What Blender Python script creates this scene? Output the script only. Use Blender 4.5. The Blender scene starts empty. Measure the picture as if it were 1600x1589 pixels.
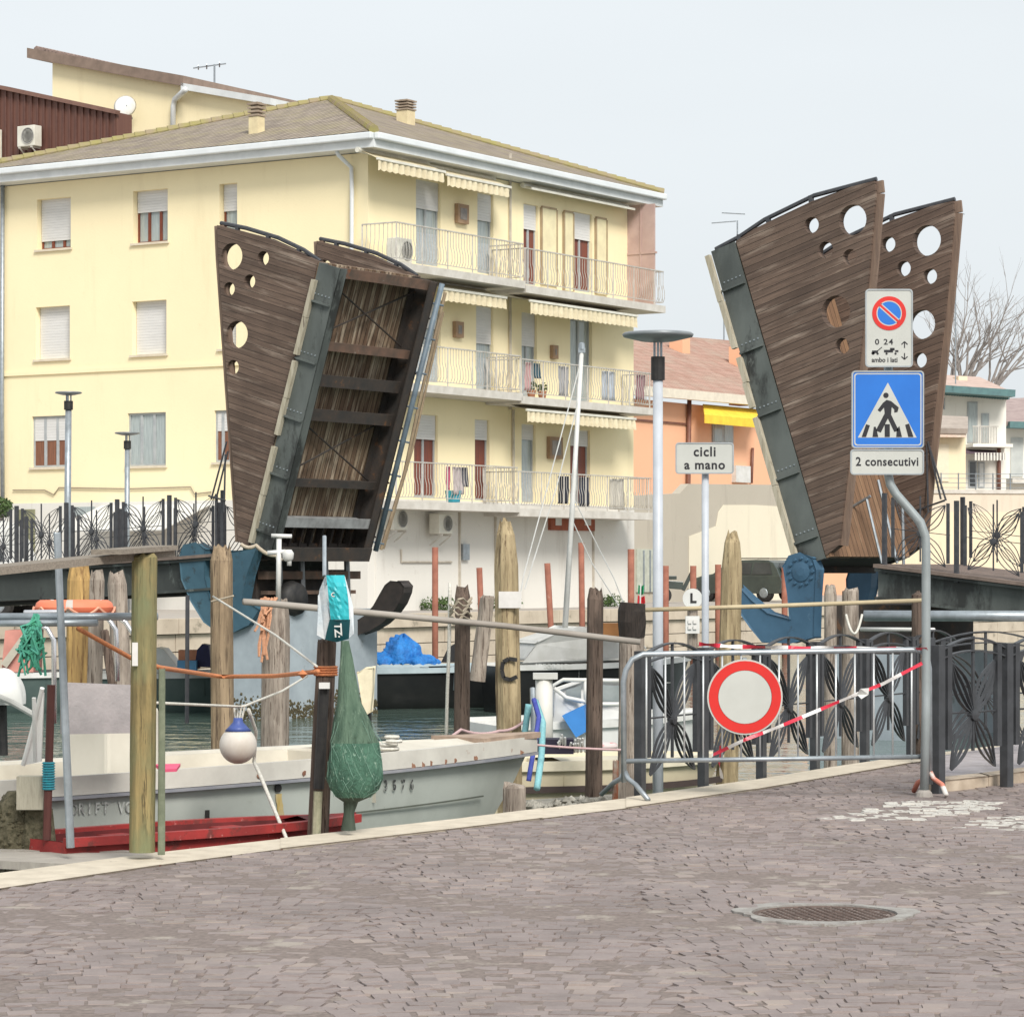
import bpy, math, random
from mathutils import Vector, Matrix
from mathutils.geometry import tessellate_polygon
random.seed(11)
# ------------------------------------------------------------------ camera, sky, sun, exposure
SC = bpy.context.scene
COL = SC.collection
F, H, HZ = 4600.0, 1.75, 890.0            # focal length in photo pixels, eye height, horizon row
cd = bpy.data.cameras.new('camera')
cd.sensor_fit = 'HORIZONTAL'; cd.sensor_width = 36; cd.lens = 36*F/1600
cd.shift_y = (HZ-794.5)/1600
cd.clip_start = .1; cd.clip_end = 3000
cam = bpy.data.objects.new('camera', cd); COL.objects.link(cam)
cam.location = (0, 0, H); cam.rotation_euler = (math.radians(90), 0, 0)
SC.camera = cam
SUN_EL, SUN_AZ = math.radians(42), math.radians(160)     # azimuth clockwise from +Y
w = bpy.data.worlds.new('World'); SC.world = w; w.use_nodes = True
wn = w.node_tree; bg = wn.nodes['Background']
sky = wn.nodes.new('ShaderNodeTexSky'); sky.sky_type = 'NISHITA'; sky.sun_disc = False
sky.sun_elevation = SUN_EL; sky.sun_rotation = SUN_AZ; sky.dust_density = 3.5; sky.air_density = 1.0
hs = wn.nodes.new('ShaderNodeHueSaturation'); hs.inputs['Saturation'].default_value = .35
cl = wn.nodes.new('ShaderNodeMixRGB'); cl.inputs[0].default_value = .82
cl.inputs[2].default_value = (8.1, 8.6, 8.9, 1)        # even cloud layer in front of the blue
tcw = wn.nodes.new('ShaderNodeTexCoord'); nz = wn.nodes.new('ShaderNodeTexNoise')
nz.inputs['Scale'].default_value = 2.2; nz.inputs['Detail'].default_value = 5
mpw = wn.nodes.new('ShaderNodeMapping'); mpw.inputs['Scale'].default_value = (1, 1, 3.5)
mrw = wn.nodes.new('ShaderNodeMapRange'); mrw.inputs[1].default_value = .3; mrw.inputs[2].default_value = .7
mrw.inputs[3].default_value = .955; mrw.inputs[4].default_value = 1.03
mw = wn.nodes.new('ShaderNodeMixRGB'); mw.blend_type = 'MULTIPLY'; mw.inputs[0].default_value = 1
wn.links.new(tcw.outputs['Generated'], mpw.inputs[0]); wn.links.new(mpw.outputs[0], nz.inputs['Vector'])
wn.links.new(nz.outputs['Fac'], mrw.inputs[0])
wn.links.new(sky.outputs[0], hs.inputs['Color']); wn.links.new(hs.outputs[0], cl.inputs[1])
wn.links.new(cl.outputs[0], mw.inputs[1]); wn.links.new(mrw.outputs[0], mw.inputs[2])
wn.links.new(mw.outputs[0], bg.inputs['Color']); bg.inputs['Strength'].default_value = .08
sl = bpy.data.lights.new('sun', 'SUN'); sl.energy = 2.6; sl.angle = math.radians(20); sl.color = (1, .955, .89)
sun = bpy.data.objects.new('sun', sl); COL.objects.link(sun)
sd = Vector((math.sin(SUN_AZ)*math.cos(SUN_EL), math.cos(SUN_AZ)*math.cos(SUN_EL), math.sin(SUN_EL)))
sun.rotation_euler = sd.to_track_quat('Z', 'Y').to_euler()
vs = SC.view_settings; vs.view_transform = 'Standard'; vs.look = 'None'; vs.gamma = 1; vs.use_curve_mapping = False
vs.exposure = .5
# ------------------------------------------------------------------ helpers
D = Vector((.54, .8417, 0)).normalized()      # along the canal
PV = Vector((-D.y, D.x, 0))                   # across the canal, towards the far bank
Z = Vector((0, 0, 1))
WATER = -.65; FAR = .7
def P(u, v, Y): return Vector(((u-800)/F*Y, Y, H-(v-HZ)/F*Y))
def G(u, v, z=0.0):
    Y = F*(H-z)/(v-HZ); return Vector(((u-800)/F*Y, Y, z))
class Fr:                                      # a vertical plane: facade, railing line ...
    def __init__(s, o, ax):
        s.o = Vector((o[0], o[1], 0)); s.ax = Vector(ax).normalized()
        s.n = Vector((s.ax.y, -s.ax.x, 0))
        if s.n.dot(s.o) > 0: s.n = -s.n        # outward = towards the camera
    def loc(s, u, v, out=0):
        o = s.o+s.n*out; r = Vector(((u-800)/F, 1, -(v-HZ)/F))
        t = o.dot(s.n)/(r.x*s.n.x+r.y*s.n.y)
        q = r*t; return ((Vector((q.x, q.y, 0))-o).dot(s.ax), H+q.z)
    def pt(s, a, z, out=0): return s.o+s.ax*a+s.n*out+Z*z
    def px(s, u, v, out=0):
        a, z = s.loc(u, v, out); return s.pt(a, z, out)
class MB:
    def __init__(s): s.v = []; s.f = []
    def add(s, vs, fs):
        o = len(s.v); s.v += [Vector(p) for p in vs]; s.f += [[i+o for i in f] for f in fs]; return s
    def box(s, c, sx, sy, sz, ax=None):
        ex, ey, ez = ax if ax else (Vector((1, 0, 0)), Vector((0, 1, 0)), Z)
        c = Vector(c); q = []
        for k in range(8):
            q.append(c+ex*(sx/2*(1 if k & 1 else -1))+ey*(sy/2*(1 if k & 2 else -1))+ez*(sz/2*(1 if k & 4 else -1)))
        return s.add(q, [(0, 1, 3, 2), (4, 6, 7, 5), (0, 4, 5, 1), (2, 3, 7, 6), (0, 2, 6, 4), (1, 5, 7, 3)])
    def fbox(s, fr, a0, a1, z0, z1, o0, o1):   # box in a frame: along, up, out
        return s.box(fr.pt((a0+a1)/2, (z0+z1)/2, (o0+o1)/2), abs(a1-a0), abs(o1-o0), abs(z1-z0), (fr.ax, fr.n, Z))
    def beam(s, a, b, w, h, up=Z):
        a = Vector(a); b = Vector(b); ex = (b-a); L = ex.length; ex.normalize()
        ey = up.cross(ex)
        if ey.length < 1e-4: ey = Vector((1, 0, 0)).cross(ex)
        ey.normalize(); return s.box((a+b)/2, L, w, h, (ex, ey, ex.cross(ey)))
    def tube(s, pts, r, n=8, cap=True, jit=0):
        pts = [Vector(p) for p in pts]; m = len(pts); rr = r if isinstance(r, (list, tuple)) else [r]*m
        ref = None; o = len(s.v)
        for i, p in enumerate(pts):
            t = (pts[min(i+1, m-1)]-pts[max(i-1, 0)])
            if t.length < 1e-9: t = Z.copy()
            t.normalize()
            if ref is None: ref = Vector((0, 0, 1)) if abs(t.z) < .9 else Vector((1, 0, 0))
            e1 = (ref-t*ref.dot(t))
            if e1.length < 1e-5: e1 = t.orthogonal()
            e1.normalize(); e2 = t.cross(e1); ref = e1
            for k in range(n):
                a = 2*math.pi*k/n; q = rr[i]*(1+random.uniform(-jit, jit))
                s.v.append(p+e1*(q*math.cos(a))+e2*(q*math.sin(a)))
        for i in range(m-1):
            for k in range(n):
                s.f.append([o+i*n+k, o+i*n+(k+1) % n, o+(i+1)*n+(k+1) % n, o+(i+1)*n+k])
        if cap:
            s.f.append([o+k for k in range(n)][::-1]); s.f.append([o+(m-1)*n+k for k in range(n)])
        return s
    def lathe(s, prof, c, n=16, ax=None):      # prof: (radius, height) list
        ex, ey, ez = ax if ax else (Vector((1, 0, 0)), Vector((0, 1, 0)), Z)
        c = Vector(c); o = len(s.v); m = len(prof)
        for r, h in prof:
            for k in range(n):
                a = 2*math.pi*k/n; s.v.append(c+ex*(r*math.cos(a))+ey*(r*math.sin(a))+ez*h)
        for i in range(m-1):
            for k in range(n):
                s.f.append([o+i*n+k, o+i*n+(k+1) % n, o+(i+1)*n+(k+1) % n, o+(i+1)*n+k])
        if prof[0][0] > 1e-6: s.f.append([o+k for k in range(n)][::-1])
        if prof[-1][0] > 1e-6: s.f.append([o+(m-1)*n+k for k in range(n)])
        return s
    def prism(s, poly, ext, tri=True):
        poly = [Vector(p) for p in poly]; n = len(poly); ext = Vector(ext)
        fs = [list(t) for t in tessellate_polygon([poly])] if tri and n > 4 else [list(range(n))]
        vs = poly+[p+ext for p in poly]
        s.add(vs, [f for f in fs]+[[i+n for i in f][::-1] for f in fs]+[[i, (i+1) % n, (i+1) % n+n, i+n] for i in range(n)])
        return s
    def sheet(s, rows, thick=None):
        m, n = len(rows), len(rows[0]); o = len(s.v)
        for r in rows: s.v += [Vector(p) for p in r]
        for i in range(m-1):
            for j in range(n-1): s.f.append([o+i*n+j, o+i*n+j+1, o+(i+1)*n+j+1, o+(i+1)*n+j])
        return s
    def ribbon(s, pts, wv, t):                 # flat bar along pts, width vector wv, thickness t sideways
        pts = [Vector(p) for p in pts]; m = len(pts); o = len(s.v); wv = Vector(wv)
        for i, p in enumerate(pts):
            d = (pts[min(i+1, m-1)]-pts[max(i-1, 0)]).normalized(); e = d.cross(wv).normalized()*(t/2)
            s.v += [p-wv/2-e, p+wv/2-e, p+wv/2+e, p-wv/2+e]
        for i in range(m-1):
            for k in range(4):
                a = o+4*i; s.f.append([a+k, a+(k+1) % 4, a+4+(k+1) % 4, a+4+k])
        s.f.append([o, o+3, o+2, o+1]); a = o+4*(m-1); s.f.append([a, a+1, a+2, a+3]); return s
    def build(s, name, mat, parent=None, smooth=False, bevel=0, attr=None, origin=None, solid=0):
        if parent is not None: off = root_loc(parent)
        elif origin is not None: off = Vector(origin)
        else:
            xs = [p.x for p in s.v]; ys = [p.y for p in s.v]; zs = [p.z for p in s.v]
            off = Vector(((min(xs)+max(xs))/2, (min(ys)+max(ys))/2, min(zs)))
        me = bpy.data.meshes.new(name); me.from_pydata([tuple(p-off) for p in s.v], [], s.f); me.update()
        if attr:
            at = me.attributes.new('loc', 'FLOAT_VECTOR', 'POINT'); buf = []
            for p in s.v: buf += list(attr(p))
            at.data.foreach_set('vector', buf)
        if smooth: me.polygons.foreach_set('use_smooth', [True]*len(me.polygons))
        me.materials.append(mat)
        o = bpy.data.objects.new(name, me); COL.objects.link(o)
        if parent is not None: o.parent = parent
        else: o.location = off
        if solid:
            m = o.modifiers.new('s', 'SOLIDIFY'); m.thickness = solid; m.offset = 0
        if bevel:
            m = o.modifiers.new('b', 'BEVEL'); m.width = bevel; m.segments = 2; m.limit_method = 'ANGLE'
        return o
def root_loc(o):
    while o.parent: o = o.parent
    return o.location.copy()
def tag(o, label=None, cat=None, group=None, kind=None):
    if label: o['label'] = label
    if cat: o['category'] = cat
    if group: o['group'] = group
    if kind: o['kind'] = kind
    return o
def T(name, label, cat, loc, group=None):
    o = bpy.data.objects.new(name, None); COL.objects.link(o); o.location = Vector(loc); o.empty_display_size = .2
    return tag(o, label, cat, group)
def copy_tree(o, parent=None):
    c = o.copy(); COL.objects.link(c)
    if parent: c.parent = parent
    for ch in list(o.children): copy_tree(ch, c)
    return c
def circ(c, rx, ry=None, n=28): 
    ry = ry or rx
    return [(c[0]+rx*math.cos(2*math.pi*k/n), c[1]+ry*math.sin(2*math.pi*k/n)) for k in range(n)]
def plate(mb, outer, holes, thick, to3):       # 2D outline with holes, extruded; to3(a, b, depth)
    cu = bpy.data.curves.new('c', 'CURVE'); cu.dimensions = '2D'; cu.fill_mode = 'BOTH'; cu.extrude = thick/2
    for loop in [outer]+list(holes):
        sp = cu.splines.new('POLY'); sp.points.add(len(loop)-1); sp.use_cyclic_u = True
        for q, p in zip(loop, sp.points): p.co = (q[0], q[1], 0, 1)
    o = bpy.data.objects.new('c', cu); me = bpy.data.meshes.new_from_object(o)
    mb.add([to3(v.co.x, v.co.y, v.co.z) for v in me.vertices], [list(p.vertices) for p in me.polygons])
    bpy.data.objects.remove(o); bpy.data.curves.remove(cu); bpy.data.meshes.remove(me); return mb
def text(mb, s, size, to3, ext=.002, bold=.0, sx=1, space=1.0):
    cu = bpy.data.curves.new('t', 'FONT'); cu.body = s; cu.size = size; cu.extrude = ext; cu.align_x = 'CENTER'; cu.align_y = 'CENTER'
    cu.offset = bold; cu.space_character = space; cu.resolution_u = 3
    o = bpy.data.objects.new('t', cu); me = bpy.data.meshes.new_from_object(o)
    mb.add([to3(v.co.x*sx, v.co.y, v.co.z) for v in me.vertices], [list(p.vertices) for p in me.polygons])
    bpy.data.objects.remove(o); bpy.data.curves.remove(cu); bpy.data.meshes.remove(me); return mb
# ------------------------------------------------------------------ materials
def rgba(c): return (c[0], c[1], c[2], 1)
MATS = {}
class NT:
    def __init__(s, name):
        s.m = bpy.data.materials.new(name); s.m.use_nodes = True; s.t = s.m.node_tree; s.b = s.t.nodes['Principled BSDF']
    def n(s, k, **ins):
        x = s.t.nodes.new(k)
        for a, b in ins.items():
            a = a.replace('_', ' ')
            if hasattr(b, 'is_output'): s.t.links.new(b, x.inputs[a])
            else: x.inputs[a].default_value = b
        return x
    def l(s, a, b): s.t.links.new(a, b)
    def vec(s, coord, stretch):
        if coord == 'loc': c = s.t.nodes.new('ShaderNodeAttribute'); c.attribute_name = 'loc'; c = c.outputs['Vector']
        else: c = s.t.nodes.new('ShaderNodeTexCoord').outputs['Object']
        mp = s.t.nodes.new('ShaderNodeMapping'); mp.inputs['Scale'].default_value = stretch; s.l(c, mp.inputs['Vector']); return mp.outputs[0]
    def noise(s, v, scale, detail=5, rough=.6):
        return s.n('ShaderNodeTexNoise', Vector=v, Scale=scale, Detail=detail, Roughness=rough).outputs['Fac']
    def rng(s, f, a, b, c=0., d=1.):
        x = s.t.nodes.new('ShaderNodeMapRange'); s.l(f, x.inputs[0])
        for i, q in enumerate((a, b, c, d)): x.inputs[i+1].default_value = q
        return x.outputs[0]
    def mix(s, f, a, b, mode='MIX'):
        x = s.t.nodes.new('ShaderNodeMixRGB'); x.blend_type = mode
        for i, q in enumerate((f, a, b)):
            if hasattr(q, 'is_output'): s.l(q, x.inputs[i])
            elif i == 0: x.inputs[0].default_value = q
            else: x.inputs[i].default_value = rgba(q)
        return x.outputs[0]
    def math(s, op, a, b=0.):
        x = s.t.nodes.new('ShaderNodeMath'); x.operation = op
        for i, q in enumerate((a, b)):
            if hasattr(q, 'is_output'): s.l(q, x.inputs[i])
            else: x.inputs[i].default_value = q
        return x.outputs[0]
    def done(s, col, rough=.7, metal=0, bump=None, bs=.3, bd=.01, spec=.5):
        if hasattr(col, 'is_output'): s.l(col, s.b.inputs['Base Color'])
        else: s.b.inputs['Base Color'].default_value = rgba(col)
        if hasattr(rough, 'is_output'): s.l(rough, s.b.inputs['Roughness'])
        else: s.b.inputs['Roughness'].default_value = rough
        s.b.inputs['Metallic'].default_value = metal; s.b.inputs['Specular IOR Level'].default_value = spec
        if bump is not None:
            x = s.t.nodes.new('ShaderNodeBump'); x.inputs['Strength'].default_value = bs; x.inputs['Distance'].default_value = bd
            s.l(bump, x.inputs['Height']); s.l(x.outputs[0], s.b.inputs['Normal'])
        return s.m
def mat(name, col, col2=None, rough=.7, scale=4, stretch=(1, 1, 1), bump=0, bscale=None, bd=.01, metal=0, spots=None, coord='Object', spec=.4, lo=.35, hi=.65):
    if name in MATS: return MATS[name]
    t = NT(name); v = t.vec(coord, stretch)
    col2 = col2 or [c*.8 for c in col]
    c = t.mix(t.rng(t.noise(v, scale), lo, hi), col, col2)
    for sp in (spots or []):                   # (colour, scale, threshold)
        c = t.mix(t.rng(t.noise(v, sp[1], 6, .7), sp[2], sp[2]+.08), c, sp[0])
    b = t.noise(v, bscale or scale*4, 6) if bump else None
    MATS[name] = t.done(c, rough, metal, b, bump, bd, spec); return MATS[name]
def wood_mat(name, col, col2, dark, scale=14, green=None, rough=.85):      # weathered timber, grain along local z
    t = NT(name); v = t.vec('Object', (1, 1, .06)); v2 = t.vec('Object', (1, 1, .5))
    g = t.noise(v, scale*2.2, 8, .7); c = t.mix(t.rng(g, .38, .62), col, [q*.8 for q in col2])
    c = t.mix(t.rng(t.noise(t.vec('Object', (1, 1, .12)), scale*.8, 5, .6), .52, .66, 0, .75), c, [q*1.25 for q in col])
    c = t.mix(t.rng(t.noise(v2, 5, 5), .5, .75), c, [q*.62 for q in col2])
    c = t.mix(t.rng(t.noise(v, scale*3.5, 4, .8), .56, .63), c, dark)
    c = t.mix(t.rng(t.noise(v, scale*1.3, 3, .6), .62, .67, 0, .85), c, [q*.6 for q in dark])
    if green: c = t.mix(t.rng(t.noise(v2, 3.2, 4), .42, .62), c, green)
    MATS[name] = t.done(c, rough, 0, g, .9, .02, .15); return MATS[name]
def plank_mat(name, bw, col, col2, dark, light, gap=.05, stain=.5, rough=.8):    # boards stacked along loc.y, grain along loc.x
    t = NT(name); a = t.t.nodes.new('ShaderNodeAttribute'); a.attribute_name = 'loc'
    sx = t.t.nodes.new('ShaderNodeSeparateXYZ'); t.l(a.outputs['Vector'], sx.inputs[0])
    q = t.math('DIVIDE', sx.outputs[1], bw); fl = t.math('FLOOR', q); fr = t.math('FRACT', q)
    wn_ = t.t.nodes.new('ShaderNodeTexWhiteNoise'); wn_.noise_dimensions = '1D'; t.l(fl, wn_.inputs['W'])
    mp = t.t.nodes.new('ShaderNodeMapping'); mp.inputs['Scale'].default_value = (.35, 6, 1); t.l(a.outputs['Vector'], mp.inputs['Vector'])
    c = t.mix(wn_.outputs['Value'], col, col2)
    g = t.noise(mp.outputs[0], 5, 8, .7); c = t.mix(t.rng(g, .35, .72), c, dark)
    mp2 = t.t.nodes.new('ShaderNodeMapping'); mp2.inputs['Scale'].default_value = (.25, 2.2, 1); t.l(a.outputs['Vector'], mp2.inputs['Vector'])
    c = t.mix(t.rng(t.noise(mp2.outputs[0], 3.1, 6, .65), stain, stain+.2), c, light)
    mp3 = t.t.nodes.new('ShaderNodeMapping'); mp3.inputs['Scale'].default_value = (.6, .6, 1); t.l(a.outputs['Vector'], mp3.inputs['Vector'])
    c = t.mix(t.rng(t.noise(mp3.outputs[0], 1.3, 5), .45, .75, 0, .6), c, [x*.55 for x in dark])
    edge = t.math('LESS_THAN', fr, gap); c = t.mix(edge, c, (.012, .01, .008))
    hgt = t.math('SUBTRACT', g, t.math('MULTIPLY', edge, 2.)); MATS[name] = t.done(c, rough, 0, hgt, .5, .01, .25); return MATS[name]
def plaster(name, col, stain, amt=.5, rough=.9):
    t = NT(name); v = t.vec('Object', (1, 1, 1)); vs_ = t.vec('Object', (1, 1, .12))
    c = t.mix(t.rng(t.noise(v, .5, 6), .3, .7, 0, .5), col, [q*.9 for q in col])
    c = t.mix(t.rng(t.noise(vs_, 1.6, 6, .7), .56, .8, 0, amt), c, stain)
    c = t.mix(t.rng(t.noise(v, 3, 6, .7), .62, .75, 0, amt*.6), c, stain)
    MATS[name] = t.done(c, rough, 0, t.noise(v, 18, 4), .15, .02, .2); return MATS[name]
def tile_mat(name, c1, c2, c3, pitch=.22, row=.35):      # loc.x across the slope, loc.y up the slope
    t = NT(name); a = t.t.nodes.new('ShaderNodeAttribute'); a.attribute_name = 'loc'
    sx = t.t.nodes.new('ShaderNodeSeparateXYZ'); t.l(a.outputs['Vector'], sx.inputs[0])
    q = t.math('DIVIDE', sx.outputs[0], pitch); r = t.math('DIVIDE', sx.outputs[1], row)
    cmb = t.t.nodes.new('ShaderNodeCombineXYZ'); t.l(t.math('FLOOR', q), cmb.inputs[0]); t.l(t.math('FLOOR', r), cmb.inputs[1])
    wn_ = t.t.nodes.new('ShaderNodeTexWhiteNoise'); wn_.noise_dimensions = '2D'; t.l(cmb.outputs[0], wn_.inputs['Vector'])
    c = t.mix(wn_.outputs['Value'], c1, c2)
    c = t.mix(t.rng(t.noise(a.outputs['Vector'], .9, 7, .7), .45, .7), c, c3)
    ridge = t.math('SINE', t.math('MULTIPLY', q, 6.2832)); step = t.math('FRACT', r)
    groove = t.math('LESS_THAN', ridge, -.75); c = t.mix(t.math('MULTIPLY', groove, .45), c, [x*.35 for x in c1])
    lap = t.math('LESS_THAN', step, .12); c = t.mix(t.math('MULTIPLY', lap, .35), c, [x*.4 for x in c1])
    h = t.math('ADD', ridge, t.math('MULTIPLY', step, -.8)); MATS[name] = t.done(c, .9, 0, h, .9, .05, .15); return MATS[name]
# ------------------------------------------------------------------ shared materials
Mwhite = mat('white paint', (.68, .68, .66), (.55, .55, .52), .45, 3)
Mgrey = mat('galvanised steel', (.38, .42, .45), (.28, .31, .33), .42, 9, metal=.55, bump=.08)
Miron = mat('dark iron', (.035, .038, .045), (.06, .06, .065), .5, 12, spec=.5)
Miron2 = mat('grey iron', (.052, .056, .062), (.032, .034, .038), .42, 7, spec=.5)
Mblack = mat('black rubber', (.012, .012, .013), (.03, .028, .026), .6, 8)
Mglass = mat('dark glass', (.022, .026, .028), (.05, .055, .055), .08, 1.2, spec=.8)
Mcurt = mat('curtained glass', (.42, .47, .46), (.28, .32, .32), .15, 6, (6, 6, .3), spec=.7)
Mshut = mat('roller shutter', (.68, .67, .65), (.63, .62, .60), .6, 2, (1, 1, 6), bump=.1, bscale=9)
Mbrown = mat('brown window wood', (.22, .055, .025), (.15, .04, .02), .5, 6)
Mgframe = mat('grey window frame', (.42, .44, .44), (.33, .35, .36), .5, 4)
Mgdoor = mat('grey louvred shutter', (.42, .46, .48), (.34, .38, .40), .6, 5, (1, 1, 5), bump=.4, bscale=14)
Mconc = mat('balcony concrete', (.62, .59, .54), (.5, .47, .42), .9, 3, bump=.2)
Mrail = mat('balcony rail paint', (.52, .50, .46), (.4, .37, .33), .5, 5)
Mawn = mat('cream awning cloth', (.70, .62, .44), (.58, .50, .34), .9, 4)
Mac = mat('ivory casing', (.72, .70, .62), (.6, .58, .5), .5, 3)
Myel = plaster('pale yellow render', (.90, .785, .515), (.66, .54, .33), .36)
Mplinth = plaster('off white render', (.70, .68, .63), (.38, .34, .29), .65)
Mgutter = mat('white gutter', (.70, .72, .72), (.60, .62, .62), .4, 2)
Mtile = tile_mat('grey brown roof tiles', (.40, .335, .275), (.28, .235, .195), (.40, .345, .22))
Mredtile = tile_mat('red roof tiles', (.56, .36, .29), (.45, .27, .21), (.52, .40, .32), .25, .4)
Mstone = mat('istrian stone kerb', (.62, .55, .44), (.50, .44, .35), .85, 6, bump=.3, spots=[((.36, .31, .25), 9, .62)])
# ------------------------------------------------------------------ ground, water, quays
kin = [G(*p) for p in ((0, 1389), (250, 1352), (440, 1327), (700, 1297), (980, 1263), (1180, 1234), (1310, 1212), (1425, 1192))]
kout = [G(*p) for p in ((0, 1366), (250, 1333), (440, 1312), (700, 1283), (980, 1248), (1180, 1220), (1300, 1200), (1395, 1186))]
kin = [kin[0]-D*14]+kin+[kin[-1]+D*90]; kout = [kout[0]-D*14]+kout+[kout[-1]+D*90]
for q in kin+kout: q.z = 0
street = MB(); n = len(kin)
street.add([Vector((q.x, q.y, -.0035)) for q in kin]+[Vector((160, 90, -.0035)), Vector((160, -15, -.0035)), Vector((-4, -15, -.0035))], [list(range(n+3))[::-1]])
Mjoint = mat('mortar and grit', (.235, .19, .17), (.15, .122, .108), .95, 30, bump=.3, spots=[((.33, .29, .25), 2.2, .56)])
tag(street.build('street', Mjoint, origin=(0, 0, 0)), kind='structure')
kerb = MB()
for i in range(n-1):
    L = (kin[i+1]-kin[i]).length; m = max(1, int(round(L/1.25)))
    for k in range(m):
        g = .006/(L/m); f0, f1 = k/m+g/m, (k+1)/m-g/m; dz = random.uniform(0, .007)
        a, b = kin[i].lerp(kin[i+1], f0), kin[i].lerp(kin[i+1], f1); c, d = kout[i].lerp(kout[i+1], f1), kout[i].lerp(kout[i+1], f0)
        kerb.prism([a-Z*.28, b-Z*.28, c-Z*.28, d-Z*.28], Z*(.286+dz), tri=False)
tag(kerb.build('quay_kerb', Mstone, origin=(0, 0, 0), bevel=.012), kind='structure')
qw = MB()
for i in range(n-1): qw.add([kout[i]-Z*.27, kout[i+1]-Z*.27, kout[i+1]-Z*2.5, kout[i]-Z*2.5], [(0, 1, 2, 3)])
tag(qw.build('quay_wall', mat('quay brick', (.2, .15, .12), (.09, .08, .06), .9, 6, bump=.4), origin=(0, 0, 0)), kind='structure')
wt = NT('canal water'); v = wt.vec('Object', (1, 1.5, 1)); v2 = wt.vec('Object', (.45, 1.1, 1))
hgt = wt.math('ADD', wt.noise(v, 1.7, 3, .5), wt.math('MULTIPLY', wt.noise(v2, .7, 2), 1.6))
Mwater = wt.done(wt.mix(wt.rng(wt.noise(v2, .3, 3), .3, .7), (.11, .155, .13), (.075, .12, .10)), .08, 0, hgt, .4, .08, .5)
MATS['w'] = Mwater
tag(MB().add([(-160, -30, WATER), (260, -30, WATER), (260, 330, WATER), (-160, 330, WATER)], [(0, 1, 2, 3)]).build('canal_water', Mwater, origin=(0, 0, WATER)), kind='structure')
# far bank: quay wall and ground
Q0 = Vector((-.24, 71.6, 0)); f0, f1 = Q0-D*60, Q0+D*150
mfg = mat('far paving', (.42, .38, .34), (.33, .3, .27), .9, 1, bump=.1)
tag(MB().add([f0+Z*FAR, f1+Z*FAR, Vector((900, 1500, FAR)), Vector((-900, 1500, FAR)), Vector((-400, 20, FAR))], [(0, 1, 2, 3, 4)]).build('far_bank', mfg, origin=(0, 0, FAR)), kind='structure')
fw = MB()
for k in range(84):
    a = f0+D*(2.5*k+.01); b = f0+D*(2.5*k+2.49)
    for j, (z0, z1) in enumerate(((.42, .73), (.05, .4), (-.3, .03), (-2, -.32))):
        o = -PV*(.1 if j == 0 else random.uniform(0, .02))
        fw.prism([a+o+Z*z0, b+o+Z*z0, b+PV*.4+Z*z0, a+PV*.4+Z*z0], Z*(z1-z0), tri=False)
tag(fw.build('far_quay_wall', mat('far quay stone', (.62, .53, .42), (.48, .40, .31), .9, 1.5, bump=.3, spots=[((.3, .26, .2), 3, .6)]), origin=(0, 0, 0)), kind='structure')
# porphyry setts laid in segmental arcs, each one a small chamfered block
def inside(poly, x, y):
    r = False; m = len(poly)
    for i in range(m):
        (x0, y0), (x1, y1) = poly[i], poly[(i+1) % m]
        if (y0 > y) != (y1 > y) and x < (x1-x0)*(y-y0)/(y1-y0)+x0: r = not r
    return r
mhc = G(1288, 1428); R_in, R_out = .37, .49
stripes = [[G(*p) for p in ((1285, 1281), (1345, 1263), (1420, 1250), (1585, 1251), (1560, 1262), (1420, 1283))], [G(*p) for p in ((1480, 1291), (1560, 1276), (1690, 1270), (1690, 1292), (1600, 1298))]]
stripes = [[(q.x, q.y) for q in s] for s in stripes]
kp = [(q.x, q.y) for q in kin]
crack = [G(*p) for p in ((890, 1463), (915, 1459), (940, 1452), (968, 1446))]
hn = [(random.uniform(.5, 3), random.uniform(.5, 3), random.uniform(0, 6)) for _ in range(6)]
def fld(x, y): return sum(math.sin(a*x+b*y+c) for a, b, c in hn)/6
sv, sf, sa = [], [], []
BW, PIT, ROW = 1.4, .107, .118
def kerb_x(y):
    for (x0, y0), (x1, y1) in zip(kp, kp[1:]):
        if y0 <= y <= y1: return x0+(x1-x0)*(y-y0)/(y1-y0)
    return -99
nb = int(14/BW)
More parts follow.
